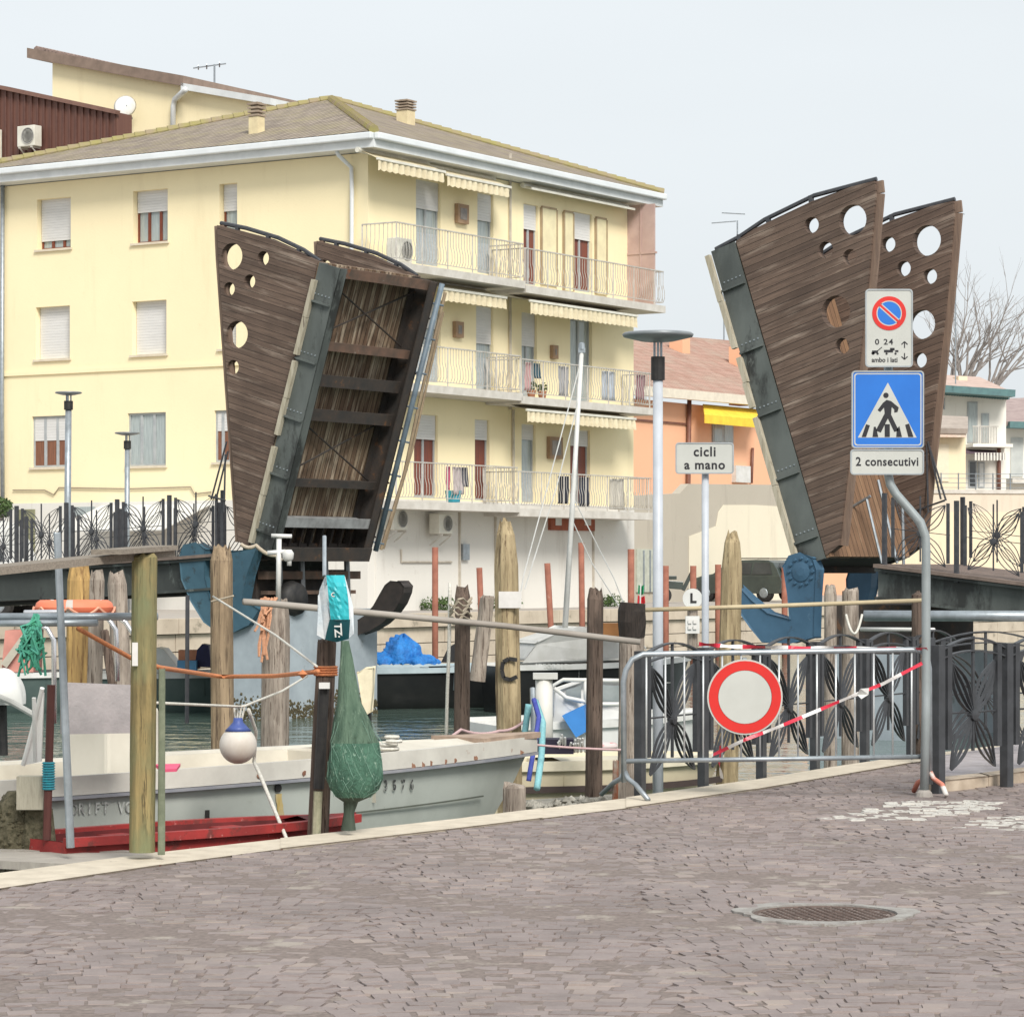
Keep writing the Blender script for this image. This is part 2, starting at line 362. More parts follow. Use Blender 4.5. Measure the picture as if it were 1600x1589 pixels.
for b in range(-5, 8):
    xc = b*BW; R = BW*1.7
    for j in range(int(22/ROW)):
        y0 = 10.0+j*ROW+(b % 2)*.05
        th = math.asin(min(.98, BW/2/R)); m = int(2*th*R/PIT)
        ph_ = random.uniform(-.5, .5)
        for k in range(m):
            t = -th+(k+.5+ph_)*2*th/m+random.uniform(-.008, .008)
            x = xc+R*math.sin(t); y = y0+R*math.cos(t)-R*.95+random.uniform(-.007, .007)
            if y < 10.3 or y > 31 or abs(x) > .178*y+.3: continue
            if x < kerb_x(y)+.05: continue
            dm = math.hypot(x-mhc.x, y-mhc.y)
            if dm < R_out-.035+.05*fld(x*5, y*5): continue
            hole = False
            for p, q in zip(crack, crack[1:]):
                e = q-p; s_ = max(0, min(1, ((x-p.x)*e.x+(y-p.y)*e.y)/e.length_squared)); 
                if math.hypot(x-p.x-e.x*s_, y-p.y-e.y*s_) < .035: hole = True
            sz = PIT*.5-.001-random.uniform(0, .003); ca, sa_ = math.cos(-t+random.uniform(-.04, .04)), math.sin(-t+random.uniform(-.04, .04))
            zt = fld(x*1.2, y*1.2)*.010+random.gauss(0, .0026)-(.05 if hole else 0); tx, ty = random.gauss(0, .018), random.gauss(0, .026)
            wx, wy = sz*random.uniform(.97, 1.12), sz*random.uniform(.98, 1.12); o = len(sv)
            for (fx, zz) in ((1, -.012), (.955, 0)):
                for (cx, cy) in ((-1, -1), (1, -1), (1, 1), (-1, 1)):
                    lx, ly = cx*wx*(fx+random.uniform(-.05, .05)), cy*wy*(fx+random.uniform(-.05, .05))
                    sv.append((x+lx*ca-ly*sa_, y+lx*sa_+ly*ca, zt+zz+(lx*tx+ly*ty if zz == 0 else 0)))
            for a in ((4, 5, 6, 7), (0, 1, 5, 4), (1, 2, 6, 5), (2, 3, 7, 6), (3, 0, 4, 7)): sf.append([o+i for i in a])
            pt = 1. if any(inside(s, x, y) for s in stripes) and random.random() < .78+.35*fld(x*3+1, y*6) else 0.
            r1 = 0. if hole else min(1, max(0, random.gauss(.5, .2)+.22*fld(x*.7+3, y*.55)))
            sa += [r1, random.random(), pt]*8
me = bpy.data.meshes.new('setts'); me.from_pydata(sv, [], sf); me.update()
at = me.attributes.new('loc', 'FLOAT_VECTOR', 'POINT'); at.data.foreach_set('vector', sa)
t = NT('porphyry setts'); at_ = t.t.nodes.new('ShaderNodeAttribute'); at_.attribute_name = 'loc'
sx = t.t.nodes.new('ShaderNodeSeparateXYZ'); t.l(at_.outputs['Vector'], sx.inputs[0])
cr = t.t.nodes.new('ShaderNodeValToRGB'); t.l(sx.outputs[0], cr.inputs[0]); e = cr.color_ramp.elements
e[0].position = 0; e[0].color = rgba((.155, .122, .113)); e[1].position = 1; e[1].color = rgba((.31, .25, .215))
for p, c in ((.3, (.198, .157, .147)), (.6, (.236, .190, .179)), (.82, (.272, .217, .196))):
    q = e.new(p); q.color = rgba(c)
v = t.vec('Object', (1, 1, 1)); c = t.mix(t.rng(t.noise(v, 26, 6, .75), .35, .7, 0, .35), cr.outputs[0], (.36, .31, .29))
c = t.mix(t.rng(t.noise(v, .9, 7, .65), .46, .68, 0, .5), c, (.13, .105, .095))
c = t.mix(t.rng(t.noise(v, 2.6, 6, .7), .58, .7, 0, .4), c, (.37, .315, .26))
pm = t.math('MULTIPLY', sx.outputs[2], t.rng(t.noise(v, 14, 5, .7), .38, .5)); c = t.mix(pm, c, (.54, .52, .47))
me.materials.append(t.done(c, .62, 0, t.noise(v, 60, 5, .7), .35, .006, .45)); MATS['setts'] = t.m
so = bpy.data.objects.new('street_setts', me); COL.objects.link(so); tag(so, kind='structure')
# manhole set into a patch of concrete
patch = MB(); ring = []
for k in range(48):
    a = 2*math.pi*k/48; r = R_out*(.93+.07*math.sin(3*a+1)+.05*math.sin(7*a)+random.uniform(-.03, .03)); ring.append((r*math.cos(a), r*math.sin(a)))
plate(patch, ring, [circ((0, 0), R_in, n=48)], .03, lambda a, b, d: Vector((mhc.x+a, mhc.y+b, -.006+d)))
mh = T('manhole', 'round rusty manhole cover set in a pale concrete ring', 'manhole', (mhc.x, mhc.y, 0))
patch.build('concrete_collar', mat('pale concrete', (.36, .35, .325), (.23, .21, .195), .9, 9, bump=.6, spots=[((.22, .19, .17), 12, .56)]), mh)
mm_ = MB().lathe([(R_in-.012, -.02), (R_in-.012, .002), (R_in-.03, .004), (R_in-.034, -.004), (.001, -.003)], mhc, 40)
for gx in range(-11, 12):
    for gy in range(-11, 12):
        if math.hypot(gx, gy)*.03 < R_in-.05 and (gx+gy) % 2: mm_.box(mhc+D*(gx*.03)+PV*(gy*.03), .022, .022, .004, (D, PV, Z))
mm_.build('cover', mat('rusty iron cover', (.15, .105, .088), (.095, .07, .06), .8, 30, bump=.8, bscale=60, bd=.01), mh)
# low kerb and raised pavement on the right
rk = [G(1462, 1238), G(1545, 1229), G(1700, 1208)]; rk = [Vector((q.x, q.y, 0)) for q in rk]
kb = MB()
for a, b in zip(rk, rk[1:]): 
    bk = Vector((-.02, .3, 0)); kb.prism([a-Z*.02, b-Z*.02, b+bk-Z*.02, a+bk-Z*.02], Z*.11, tri=False)
tag(kb.build('pavement_kerb', mat('worn kerb stone', (.55, .46, .36), (.40, .32, .24), .85, 5, bump=.4), origin=(0, 0, 0), bevel=.012), kind='structure')
rp = [rk[0]+Vector((-.02, .3, 0)), rk[1]+Vector((-.02, .3, 0)), rk[2]+Vector((-.02, .3, 0)), Vector((7, 31, 0)), kin[-2]+D*2.5+Vector((.1, 0, 0)), kin[-2]+Vector((.25, -.05, 0))]
tag(MB().prism([q-Z*.01 for q in rp], Z*.08).build('pavement', mat('grey paving', (.40, .37, .38), (.30, .27, .27), .85, 5, bump=.4, spots=[((.5, .45, .42), 8, .6)]), origin=(0, 0, 0)), kind='structure')
# ------------------------------------------------------------------ yellow apartment house
C0 = Vector((-.0489*73.8, 73.8, 0))
FL, FRt = Fr(C0, PV), Fr(C0, D)          # left facade runs along PV, right facade along D
house = T('apartment_house', 'four storey pale yellow house with hipped tiled roof behind the raised bridge', 'house', (C0.x, C0.y, FAR))
LW, RW, ZE = 12.75, FRt.loc(990, 600)[0], 12.2
def rect(fr, u0, u1, v0, v1, out=0):
    um, vm = (u0+u1)/2, (v0+v1)/2
    return fr.loc(u0, vm, out)[0], fr.loc(u1, vm, out)[0], fr.loc(um, v1, out)[1], fr.loc(um, v0, out)[1]
def srt(r): return (min(r[0], r[1]), max(r[0], r[1]), r[2], r[3])
def window(fr, r, parent, fm, pm, panes, shut=0, depth=.18, door=False, name=None, low=None, so_=-.012):
    a0, a1, z0, z1 = r; q = .055; f = MB()
    f.fbox(fr, a0, a0+q, z0, z1, -depth-.05, -depth); f.fbox(fr, a1-q, a1, z0, z1, -depth-.05, -depth)
    f.fbox(fr, a0+q, a1-q, z1-q, z1, -depth-.05, -depth); f.fbox(fr, a0+q, a1-q, z0, z0+q, -depth-.05, -depth)
    wd = (a1-a0)/panes
    for k in range(1, panes): f.fbox(fr, a0+k*wd-.04, a0+k*wd+.04, z0+q, z1-q, -depth-.05, -depth+.005)
    o = f.build(name or ('balcony_door' if door else 'window'), fm, parent)
    zg = z0+q+(z1-z0)*(.36 if low else 0)
    MB().fbox(fr, a0+q, a1-q, zg, z1-q, -depth-.04, -depth-.03).build('pane', pm, o)
    if low: MB().fbox(fr, a0+q, a1-q, z0+q, zg, -depth-.04, -depth-.012).build('lower_panel', low, o)
    if shut > 0:
        s = MB(); n = max(2, int((z1-z0)*shut/.07))
        for k in range(n):
            zz = z1-(k+1)*(z1-z0)*shut/n; s.fbox(fr, a0+.015, a1-.015, zz+.003, zz+(z1-z0)*shut/n, -depth-so_, -depth-so_+.018)
        s.build('roller_shutter', Mshut, o)
    return o
L_win = [((58, 110.5, 310, 389), 'b', .83), ((208, 262, 297, 379), 'b', .41), ((343, 370.5, 287, 368), 'b', .52),
         ((56, 109, 479, 561), 'n', .985), ((206.5, 260, 470, 554), 'n', .985), ((343, 369, 461, 545), 'n', .985),
         ((50, 107, 650, 730), 'g', .48), ((199.5, 259, 645, 728), 'c', 0), ((335, 369, 641, 722), 'g', .40)]
wallL = [srt(rect(FL, *w[0])) for w in L_win]
R_doors = [((650, 688.5, 283, 415), 'd', .34, 2), ((746, 771, 303, 428), 'd', .34, 1), ((818, 841, 320, 446), 'r', .31, 2), ((894, 925.5, 333, 456), 'r', .34, 2),
           ((650, 688.5, 470, 597), 'd', .34, 2), ((744, 771, 479, 609), 'd', .45, 1), ((815, 839, 489, 620), 'd', .4, 2), ((891, 925, 499, 628), 'c', .0, 2),
           ((647, 684, 648, 777), 'r', .3, 2), ((742, 765, 656, 782), 'r', .25, 1), ((815, 837, 663, 785), 'd', .2, 1), ((891, 922, 672, 787), 'r', .22, 2)]
wallR = [srt(rect(FRt, *w[0])) for w in R_doors]
wall = MB(); TH = .3; Z1 = 3.55
plate(wall, [(0, Z1), (LW, Z1), (LW, ZE), (0, ZE)], [[(a, c), (b, c), (b, d), (a, d)] for a, b, c, d in wallL], TH, lambda a, b, d: FL.pt(a, b, d-TH/2))
plate(wall, [(TH, Z1), (RW, Z1), (RW, ZE), (TH, ZE)], [[(a, c), (b, c), (b, d), (a, d)] for a, b, c, d in wallR], TH, lambda a, b, d: FRt.pt(a, b, d-TH/2))
B1, B2, B3 = C0+D*RW, C0+D*RW+PV*LW, C0+PV*LW
wall.beam(B1+PV*.31+Z*6.4, B2+Z*6.4, .3, 11.6); wall.beam(B2+Z*6.4-D*.3, B3+Z*6.4+D*.31, .3, 11.6)
wall.build('wall', Myel, house)
MB().fbox(FL, 0, LW, 7.02, 7.12, 0, .05).build('string_course', Myel, house)
pl_ = MB().fbox(FL, 0, LW, FAR, Z1, -TH, .025); pl_.fbox(FRt, .3, RW, FAR, Z1, -TH, .025); pl_.build('plinth', Mplinth, house)
for (r_, k, s), r in zip(L_win, wallL):
    fm = {'b': Mbrown, 'n': Mshut, 'g': Mgframe, 'c': Mgframe}[k]
    window(FL, r, house, fm, Mcurt if k in 'bc' else mat('brown inner shutter', (.26, .11, .06), (.16, .07, .04), .5, 9, (5, 5, .2)) if k == 'g' else Mglass, 3 if k in 'gcb' and r[1]-r[0] > .7 else 1, s, .06 if k in 'gc' else .2, so_=.028 if k == 'g' else -.012)
    MB().fbox(FL, r[0]-.06, r[1]+.06, r[2]-.06, r[2], .002, .06).build('window_sill', mat('sill stone', (.7, .62, .48), (.6, .52, .4), .8), house)
for (r_, k, s, n_), r in zip(R_doors, wallR):
    if k == 'd': window(FRt, r, house, Mgframe, Mcurt, n_, s, .1, True, low=Mgdoor)
    elif k == 'c': window(FRt, r, house, Mgframe, Mcurt, n_, s, .1, True)
    else: window(FRt, r, house, Mgframe, mat('red brown door wood', (.24, .06, .035), (.12, .05, .04), .5, 7, (5, 5, .2)), n_, s, .1, True)
# hipped roof
OV = .62; e0, e1, e2, e3 = C0-D*OV-PV*OV, C0+D*(RW+OV)-PV*OV, C0+D*(RW+OV)+PV*(LW+OV), C0-D*OV+PV*(LW+OV)
ap = P(517, 155, 82.6); zr = ZE+.42; apx = Vector((ap.x, ap.y, 0)); SL = Vector((0, 0, 1))
roof = MB(); attrs = []
for a, b in ((e0, e1), (e3, e0), (e1, e2), (e2, e3)):
    N = 14; o = len(roof.v); ex = (b-a).normalized(); L = (b-a).length; axx = (apx-a).dot(ex)
    hh = math.hypot((apx-a-ex*axx).length, ap.z-zr)
    base = [a+Z*zr, b+Z*zr, Vector(ap)]; roof.add(base, [(0, 1, 2)]); attrs += [(0, 0, 0), (L, 0, 0), (axx, hh, 0)]
it = iter(attrs); roof.build('roof', Mtile, house, attr=lambda p: next(it))
cap = MB()
for a in (e0, e1, e3):
    m = 34
    for k in range(m):
        p, q = (a+Z*(zr+.02)).lerp(Vector(ap), k/m), (a+Z*(zr+.02)).lerp(Vector(ap), (k+1.12)/m)
        cap.tube([p, q], [.13, .10], 8)
cap.build('ridge_tiles', mat('mossy ridge tiles', (.30, .24, .16), (.30, .27, .10), .9, 3), house)
sof = MB(); sof.prism([q+Z*(ZE+.02) for q in (e0, e1, e2, e3)], Z*.36, tri=False); sof.build('eaves', Mgutter, house)
gut = MB()
for a, b in ((e3, e0), (e0, e1)):
    nn = Vector(((b-a).y, -(b-a).x, 0)).normalized(); 
    if nn.dot(Vector((0, -1, 0))) < 0: nn = -nn
    gut.beam(a+nn*.075+Z*(ZE+.30), b+nn*.075+Z*(ZE+.30), .15, .17)
gut.build('gutter', mat('pale gutter', (.74, .77, .78), (.66, .69, .70), .4, 1.5), house, bevel=.03)
dp = MB(); dp.tube([FL.px(524, 232, .5), FL.px(529, 243, .45), FL.px(549, 262, .1), FL.px(550, 300, .1), FL.px(549, 470, .1), FL.px(549, 780, .1)], .055, 8)
dp.build('downpipe', Mgutter, house, True)
dp = MB(); dp.tube([FL.px(4, 290, .1), FL.px(3, 620, .1), FL.px(4, 780, .1)], .06, 8); dp.build('downpipe', Mgrey, house, True)
for (u, v0, v1, Y, wd) in ((401, 160, 222, 77.2, .30), (634, 156, 203, 81.5, .37)):
    b = P(u, v1+8, Y); t_ = P(u, v0, Y); m_ = P(u, v0+(v1-v0)*.38, Y); ch = MB()
    ch.box((b+m_)/2, wd, wd, m_.z-b.z, (D, PV, Z)); c = ch.build('chimney', mat('chimney render', (.74, .64, .40), (.6, .5, .32), .9, 3), house)
    hd = MB(); hz = t_.z-m_.z
    for k in range(4): hd.box(m_+Z*(hz*(k+.35)/4), wd*(1.15 if k < 3 else 1.3), wd*1.15, hz*.13, (D, PV, Z))
    hd.box(m_+Z*hz*.5, wd*.7, wd*.7, hz*.96, (D, PV, Z)); hd.build('chimney_cap', mat('chimney brick', (.36, .29, .22), (.26, .2, .15), .9, 6), c)
# balconies: slab + railing, per half and storey;  (u0, v0, u1, v1) of the slab's top front edge, v of bottom at both ends
PR = 1.15
def balcony(u0, v0, u1, v1, gap_end=False, ret0=True, ret1=True, rail=.98):
    a0, za = FRt.loc(u0, v0, PR); a1, zb = FRt.loc(u1, v1, PR); z = (za+zb)/2
    s = MB().fbox(FRt, a0, a1, z-.20, z, .02, PR); o = s.build('balcony', Mconc, house)
    r = MB(); y = PR-.06
    def run(p, q):
        L = (q-p).length; m = max(2, int(L/.125)); e = (q-p)/m
        r.beam(p+Z*rail, q+Z*rail, .05, .03); r.beam(p+Z*.10, q+Z*.10, .025, .02)
        nrm = Vector((e.y, -e.x, 0)).normalized()
        for k in range(m+1):
            c = p+e*k
            if k % 9 == 0: r.beam(c-Z*.08, c+Z*rail, .035, .035, up=Vector((1, 0, 0)))
            else:
                b_ = -FRt.n if nrm.dot(FRt.n) < 0 else FRt.n
                r.tube([c+Z*.1, c+Z*.22+nrm*.05, c+Z*.42+nrm*.045, c+Z*.6, c+Z*rail], .0085, 4, cap=False)
    run(FRt.pt(a0+.04, z, y), FRt.pt(a1-.04, z, y))
    if ret0: run(FRt.pt(a0+.04, z, .05), FRt.pt(a0+.04, z, y))
    if ret1: run(FRt.pt(a1-.04, z, .05), FRt.pt(a1-.04, z, y))
    r.build('railing', Mrail, o); return a0, a1, z
BAL = [balcony(621, 408, 821, 440), balcony(822, 447, 1040, 477), balcony(621, 596, 817, 615), balcony(815, 621, 1026, 636), balcony(621, 782, 812, 789), balcony(812, 796, 1021, 800)]
# awnings under the eaves and balconies
def awning(u0, v0, u1, v1, drop, out, roll=False, z_in=.25):
    a0, z0 = FRt.loc(u0, v0, out); a1, z1 = FRt.loc(u1, v1, out); z = (z0+z1)/2
    k = MB().tube([FRt.pt(a0-.1, z+z_in, .18), FRt.pt(a1+.1, z+z_in, .18)], .07, 8); o = k.build('awning', Mac, house)
    c = MB(); c.sheet([[FRt.pt(a0, z+z_in, .2), FRt.pt(a1, z+z_in, .2)], [FRt.pt(a0, z, out), FRt.pt(a1, z, out)]])
    if not roll:
        m = int((a1-a0)/.05); rows = [[], [], []]
        for i in range(m+1):
            a = a0+(a1-a0)*i/m; w_ = .035*math.sin(i*1.25); sc = abs(math.sin(i*.62))*.06
            rows[0].append(FRt.pt(a, z, out)); rows[1].append(FRt.pt(a, z-drop*.5, out+w_)); rows[2].append(FRt.pt(a, z-drop+sc, out+w_*1.4))
        c.sheet(rows)
    c.build('awning_cloth', Mawn, o)
    b = MB().beam(FRt.pt(a0-.05, z, out), FRt.pt(a1+.05, z, out), .05, .06); b.build('front_bar', Mac, o)
awning(591, 249, 694, 268, .3, .75); awning(699, 272, 797, 294, .3, .75); awning(832, 293, 990, 329, .02, .45, True, .1)
awning(688, 452, 790, 464, .32, .9); awning(829, 472, 995, 492, .36, 1.1); awning(824, 640, 992, 655, .33, 1.1)
# pink screen at the end of the top balcony, unfolded shutters, meter boxes, ground floor features
pk = MB(); a0, a1, z = BAL[1]; e = a1-.15
pk.fbox(FRt, e-.05, e, z+.02, ZE, .0, PR-.25); pk.fbox(FRt, e-.07, e+.02, z+1.5, z+1.56, 0, PR-.2); pk.fbox(FRt, e-.07, e+.02, z, ZE, .42, .46)
pk.build('privacy_screen', mat('pink screen', (.52, .38, .34), (.44, .31, .28), .6, 2), house)
for (u0, u1, v0, v1) in ((845, 867, 327, 446), (880, 893, 333, 455), (930, 945, 343, 460)):
    r = srt(rect(FRt, u0, u1, v0, v1)); s = MB(); s.fbox(FRt, r[0], r[1], r[2], r[3], .01, .05); s.build('folded_shutter', mat('cream shutter', (.8, .72, .46), (.7, .62, .4), .6, 3), house)
    f = MB(); q = .05
    f.fbox(FRt, r[0]-q, r[0], r[2], r[3], .0, .07); f.fbox(FRt, r[1], r[1]+q, r[2], r[3], .0, .07); f.fbox(FRt, r[0], r[1], r[3], r[3]+q, .0, .07)
    f.build('shutter_frame', mat('tan frame', (.42, .32, .2), (.33, .25, .16), .6, 3), house)
for (u0, u1, v0, v1, m_) in ((710, 727, 320, 350, 0), (707, 719, 503, 528, 0), (859, 867, 540, 561, 0), (854, 874, 683, 717, 0), (855, 924, 805, 829, 1), (718, 728, 850, 875, 2)):
    r = srt(rect(FRt, u0, u1, v0, v1)); s = MB().fbox(FRt, r[0], r[1], r[2], r[3], .005, .12)
    s.build(('wall_box', 'sign_board', 'wall_box')[m_], (mat('brown box', (.36, .24, .15), (.28, .18, .11), .7, 4), mat('rust red board', (.34, .095, .045), (.24, .07, .04), .7, 5), Mgrey)[m_], house)
    if m_ == 0: MB().fbox(FRt, r[0]+.1, r[1]-.1, r[2]+.1, r[3]-.1, .12, .13).build('box_door', mat('box glass', (.16, .14, .13), (.3, .26, .22), .4, 4), house)
    if m_ == 1:
        for uu in (862, 908):
            q = srt(rect(FRt, uu, uu+9, 810, 821)); MB().fbox(FRt, *q, .12, .14).build('notice', Mwhite, house)
for (u, v0, v1) in ((716, 800, 950), (925, 828, 950), (772, 797, 900), (795, 240, 640), (800, 640, 790)):
    a = FRt.loc(u, v0)[0]; MB().fbox(FRt, a-.03, a+.03, FRt.loc(u, v1)[1], FRt.loc(u, v0)[1], .026, .07).build('pipe', mat('painted pipe', (.55, .5, .42), (.4, .36, .3), .7, 4), house)
gp = MB(); gp.tube([FRt.px(627, 858, .06), FRt.px(627, 878, .06), FRt.px(706, 878, .06)], .025, 6)
gp.build('pipe', mat('painted pipe', (.55, .5, .42), (.4, .36, .3), .7, 4), house)
am = MB(); aw0, aw1 = FL.loc(160, 800)[0], FL.loc(330, 800)[0]; am.sheet([[FL.pt(aw0, 3.45, .03), FL.pt(aw1, 3.45, .03)], [FL.pt(aw0, 2.75, 2.0), FL.pt(aw1, 2.75, 2.0)]])
am.build('canopy', mat('white corrugated canopy', (.72, .72, .70), (.6, .6, .58), .6, 30, (1, 1, 1), bump=.5), house, solid=.03)
dr = srt(rect(FL, 30, 56, 796, 880)); MB().fbox(FL, *dr, .03, .07).build('street_door', mat('olive door', (.28, .28, .17), (.2, .2, .12), .6, 3), house)
MB().fbox(FL, *srt(rect(FL, 108, 150, 792, 806)), .03, .06).build('shop_window', Mcurt, house)
# cable along the left wall
cb = MB(); cb.tube([FL.px(u, v, .04) for u, v in ((20, 766), (70, 766), (84, 773), (92, 762), (200, 764), (298, 761), (304, 772), (330, 769))], .018, 5); cb.build('cable', mat('dark cable', (.3, .25, .18)), house)
# outdoor fan units
def ac(o, ex, ny, w_, h_, d_, label, bracket=True, flip=1):
    t = T('air_conditioner', label, 'air conditioner', o, 'outdoor fan units on the yellow house')
    c = Vector(o)+Z*h_/2; MB().box(c, w_, d_, h_, (ex, ny, Z)).build('casing', Mac, t, bevel=.02)
    g = MB(); fc = c+ny*(d_/2)+ex*(w_*.13*flip); g.lathe([(h_*.40, 0), (h_*.40, .02), (h_*.36, .02), (h_*.36, 0)], fc, 20, (ex, Z, ny))
    for k in range(5): g.lathe([(h_*.07*k+.01, .012), (h_*.07*k+.025, .012)], fc, 18, (ex, Z, ny))
    g.build('fan_grille', mat('ac grille', (.45, .44, .40), (.36, .35, .32), .6), t)
    MB().lathe([(h_*.36, .003), (0.001, .004)], fc, 20, (ex, Z, ny)).build('fan', mat('fan dark', (.12, .12, .12), (.2, .2, .2), .6), t)
    if bracket:
        b = MB(); 
        for s_ in (-.35, .35): b.beam(Vector(o)+ex*w_*s_-ny*d_*.6-Z*.03, Vector(o)+ex*w_*s_+ny*d_*.6-Z*.03, .04, .05); b.beam(Vector(o)+ex*w_*s_-ny*d_*.6-Z*.3, Vector(o)+ex*w_*s_+ny*d_*.5-Z*.04, .03, .03)
        b.build('bracket', Mrail, t)
    return t
nR = FRt.n; nL = FL.n
for (u, v, w_, h_, out, lab) in ((618, 828, .62, .55, .35, 'ivory air conditioner under the lowest balcony, the one nearer the bridge leaf'), (689, 834, .62, .52, .35, 'ivory air conditioner on the ground floor wall, right of its twin'),):
    ac(FRt.px(u, v, out), D, nR, w_, h_, .32, lab)
a0, a1, z = BAL[0]; ac(FRt.pt(FRt.loc(619, 395, .5)[0], z+.06, .6), D, nR, .62, .62, .35, 'grey fan unit standing on the top balcony behind its railing', False)
# ------------------------------------------------------------------ blocks behind the house
FB = Fr(P(200, 190, 92), PV); bb = T('upper_house', 'taller yellow house with brown sloping roof rising behind the tiled roof', 'house', FB.pt(FB.loc(200, 190)[0], FAR))
qs = [FB.loc(*p) for p in ((82, 260), (82, 86), (300, 135), (430, 160), (430, 260))]
MB().prism([FB.pt(a, z) for a, z in qs], PV.cross(Z)*0-FB.n*9).build('wall', Myel, bb)
def slab(mb, fr, p, q, o0, o1, th):
    a, za = fr.loc(*p); b, zb = fr.loc(*q)
    mb.prism([fr.pt(a, za, o0), fr.pt(b, zb, o0), fr.pt(b, zb, o1), fr.pt(a, za, o1)], Z*th, tri=False); return mb
rb = MB(); slab(rb, FB, (52, 93), (296, 137), .3, -9.5, .32); rb.build('roof', mat('brown fascia', (.26, .19, .15), (.19, .14, .11), .8, 3), bb)
rt = MB(); a, za = FB.loc(66, 80); b, zb = FB.loc(292, 130)
for k in range(40):
    p = FB.pt(a+(b-a)*k/40, za+(zb-za)*k/40, .28); rt.tube([p, p-FB.n*10], .12, 6)
rt.build('tiles', mat('purple brown tiles', (.30, .22, .19), (.22, .16, .14), .9, 4), bb)
rb = MB(); slab(rb, FB, (292, 142), (432, 166), .3, -9, .2); rb.build('lower_roof', Mgutter, bb)
MB().tube([FB.px(290, 140, .6), FB.px(282, 148, .3), FB.px(273, 156, .1), FB.px(271, 166, .08), FB.px(270, 215, .08)], .09, 8).build('downpipe', Mgutter, bb, True)
FC = Fr(P(90, 200, 88), PV); cb_ = T('clad_block', 'brown metal clad rooftop block at the left edge', 'building', FC.pt(FC.loc(90, 260)[0], FAR))
qs = [FC.loc(*p) for p in ((-60, 270), (-60, 128), (12, 139), (182, 176), (182, 270))]
MB().prism([FC.pt(a, z) for a, z in qs], -FC.n*.7).build('wall', mat('ribbed brown cladding', (.16, .075, .055), (.12, .055, .042), .6, 9, (4, 4, .05), bump=.3), cb_)
rbs = MB()
for k in range(22):
    u = -30+k*10; a, z1 = FC.loc(u, 139+max(0, (u-12))*.218+2); rbs.fbox(FC, a-.03, a+.03, FC.loc(u, 268)[1], z1, 0, .05)
rbs.build('rib', mat('cladding rib', (.13, .06, .045), (.1, .045, .035), .6), cb_)
tr = MB(); pts = [FC.px(*p, .06) for p in ((-60, 126), (12, 139), (184, 176))]
for a, b in zip(pts, pts[1:]): tr.beam(a, b, .2, .12)
tr.build('coping', mat('brown coping', (.22, .12, .09), (.17, .09, .07), .6), cb_)
MB().fbox(FC, *srt(rect(FC, -20, 5, 205, 290)), .06, .12).build('pale_post', mat('pale post', (.7, .66, .55)), cb_)
ac(FC.px(46, 230, .35), PV*-1, FC.n, .68, .62, .34, 'white air conditioner bracketed to the brown clad rooftop block')
dish = T('satellite_dish', 'round white satellite dish beside the brown rooftop block', 'satellite dish', FB.px(206, 186, .2)); dc = FB.px(197, 165, .7)
ex = Vector((.9, .43, 0)).normalized(); ey = (Z*.95+Vector((.1, .25, 0))).normalized(); ez = ex.cross(ey)
MB().lathe([(.36, -.10), (.3, -.06), (.2, -.02), (.02, .0)], dc, 24, (ex, ey, ez)).build('dish', mat('dish white', (.75, .74, .72), (.66, .65, .62), .5), dish, True)
a = MB().tube([dc, FB.px(206, 186, .1)], .035, 6); a.tube([dc-Z*.35, dc-ez*.5-Z*.25], .02, 5); a.box(dc-ez*.5-Z*.25, .08, .08, .1); a.build('arm', Mgrey, dish)
def aerial(u, v0, v1, Y, ws, label, el=()):
    t = T('aerial', label, 'aerial', P(u, v1, Y)); MB().tube([P(u, v1, Y), P(u, v0, Y)], .035, 5).build('mast', Mgrey, t)
    e = MB()
    for (du0, dv0, du1, dv1) in el: e.tube([P(u+du0, v0+dv0, Y), P(u+du1, v0+dv1, Y+.3)], .025, 5)
    e.build('elements', Mgrey, t)
aerial(335, 101, 137, 97, 0, 'thin television aerial on the upper yellow house', ((-33, 6, 18, -1), (-25, 2, -25, 8), (-12, 0, -12, 7), (8, -3, 8, 4)))
# ------------------------------------------------------------------ drawbridge
Mfin = plank_mat('fin boards', .10, (.20, .138, .105), (.115, .08, .062), (.075, .053, .043), (.36, .285, .23), .07, .55)
Mdeckw = plank_mat('deck boards', .11, (.36, .265, .175), (.19, .12, .078), (.085, .052, .035), (.74, .63, .47), .10, .50)
Mwalk = plank_mat('walkway boards', .14, (.34, .20, .115), (.24, .14, .085), (.13, .08, .05), (.40, .27, .17), .08, .56)
Mgirdl = mat('dark stained girder', (.065, .075, .07), (.035, .04, .038), .55, 1.2, (1, 1, .5), bump=.1, spots=[((.14, .16, .15), 1.4, .58), ((.02, .02, .02), 2, .6)])
Mgreen = mat('green grey girder', (.115, .128, .120), (.06, .068, .064), .5, 1.6, (1, 1, .4), bump=.1, spots=[((.028, .03, .028), 1.3, .50), ((.2, .215, .2), 2.6, .66)])
Mdark = mat('rusty black steel', (.035, .032, .03), (.06, .045, .036), .75, 4, bump=.3, spots=[((.14, .07, .035), 4, .6)])
Mblue = mat('blue painted steel', (.055, .125, .20), (.04, .095, .155), .55, 2.5, bump=.1, spots=[((.03, .05, .07), 3, .62), ((.12, .2, .27), 7, .66)])
Mteal = mat('blue green steel', (.05, .115, .155), (.035, .085, .12), .55, 2.5, bump=.15, spots=[((.03, .05, .06), 4, .58)])
Mstrip = mat('weathered pale timber', (.46, .42, .33), (.34, .30, .22), .9, 6, (3, 3, .3), bump=.4, spots=[((.16, .13, .1), 4, .6)])
Mcap = mat('fin edge timber', (.24, .165, .12), (.16, .11, .085), .85, 5, (4, 4, .4))
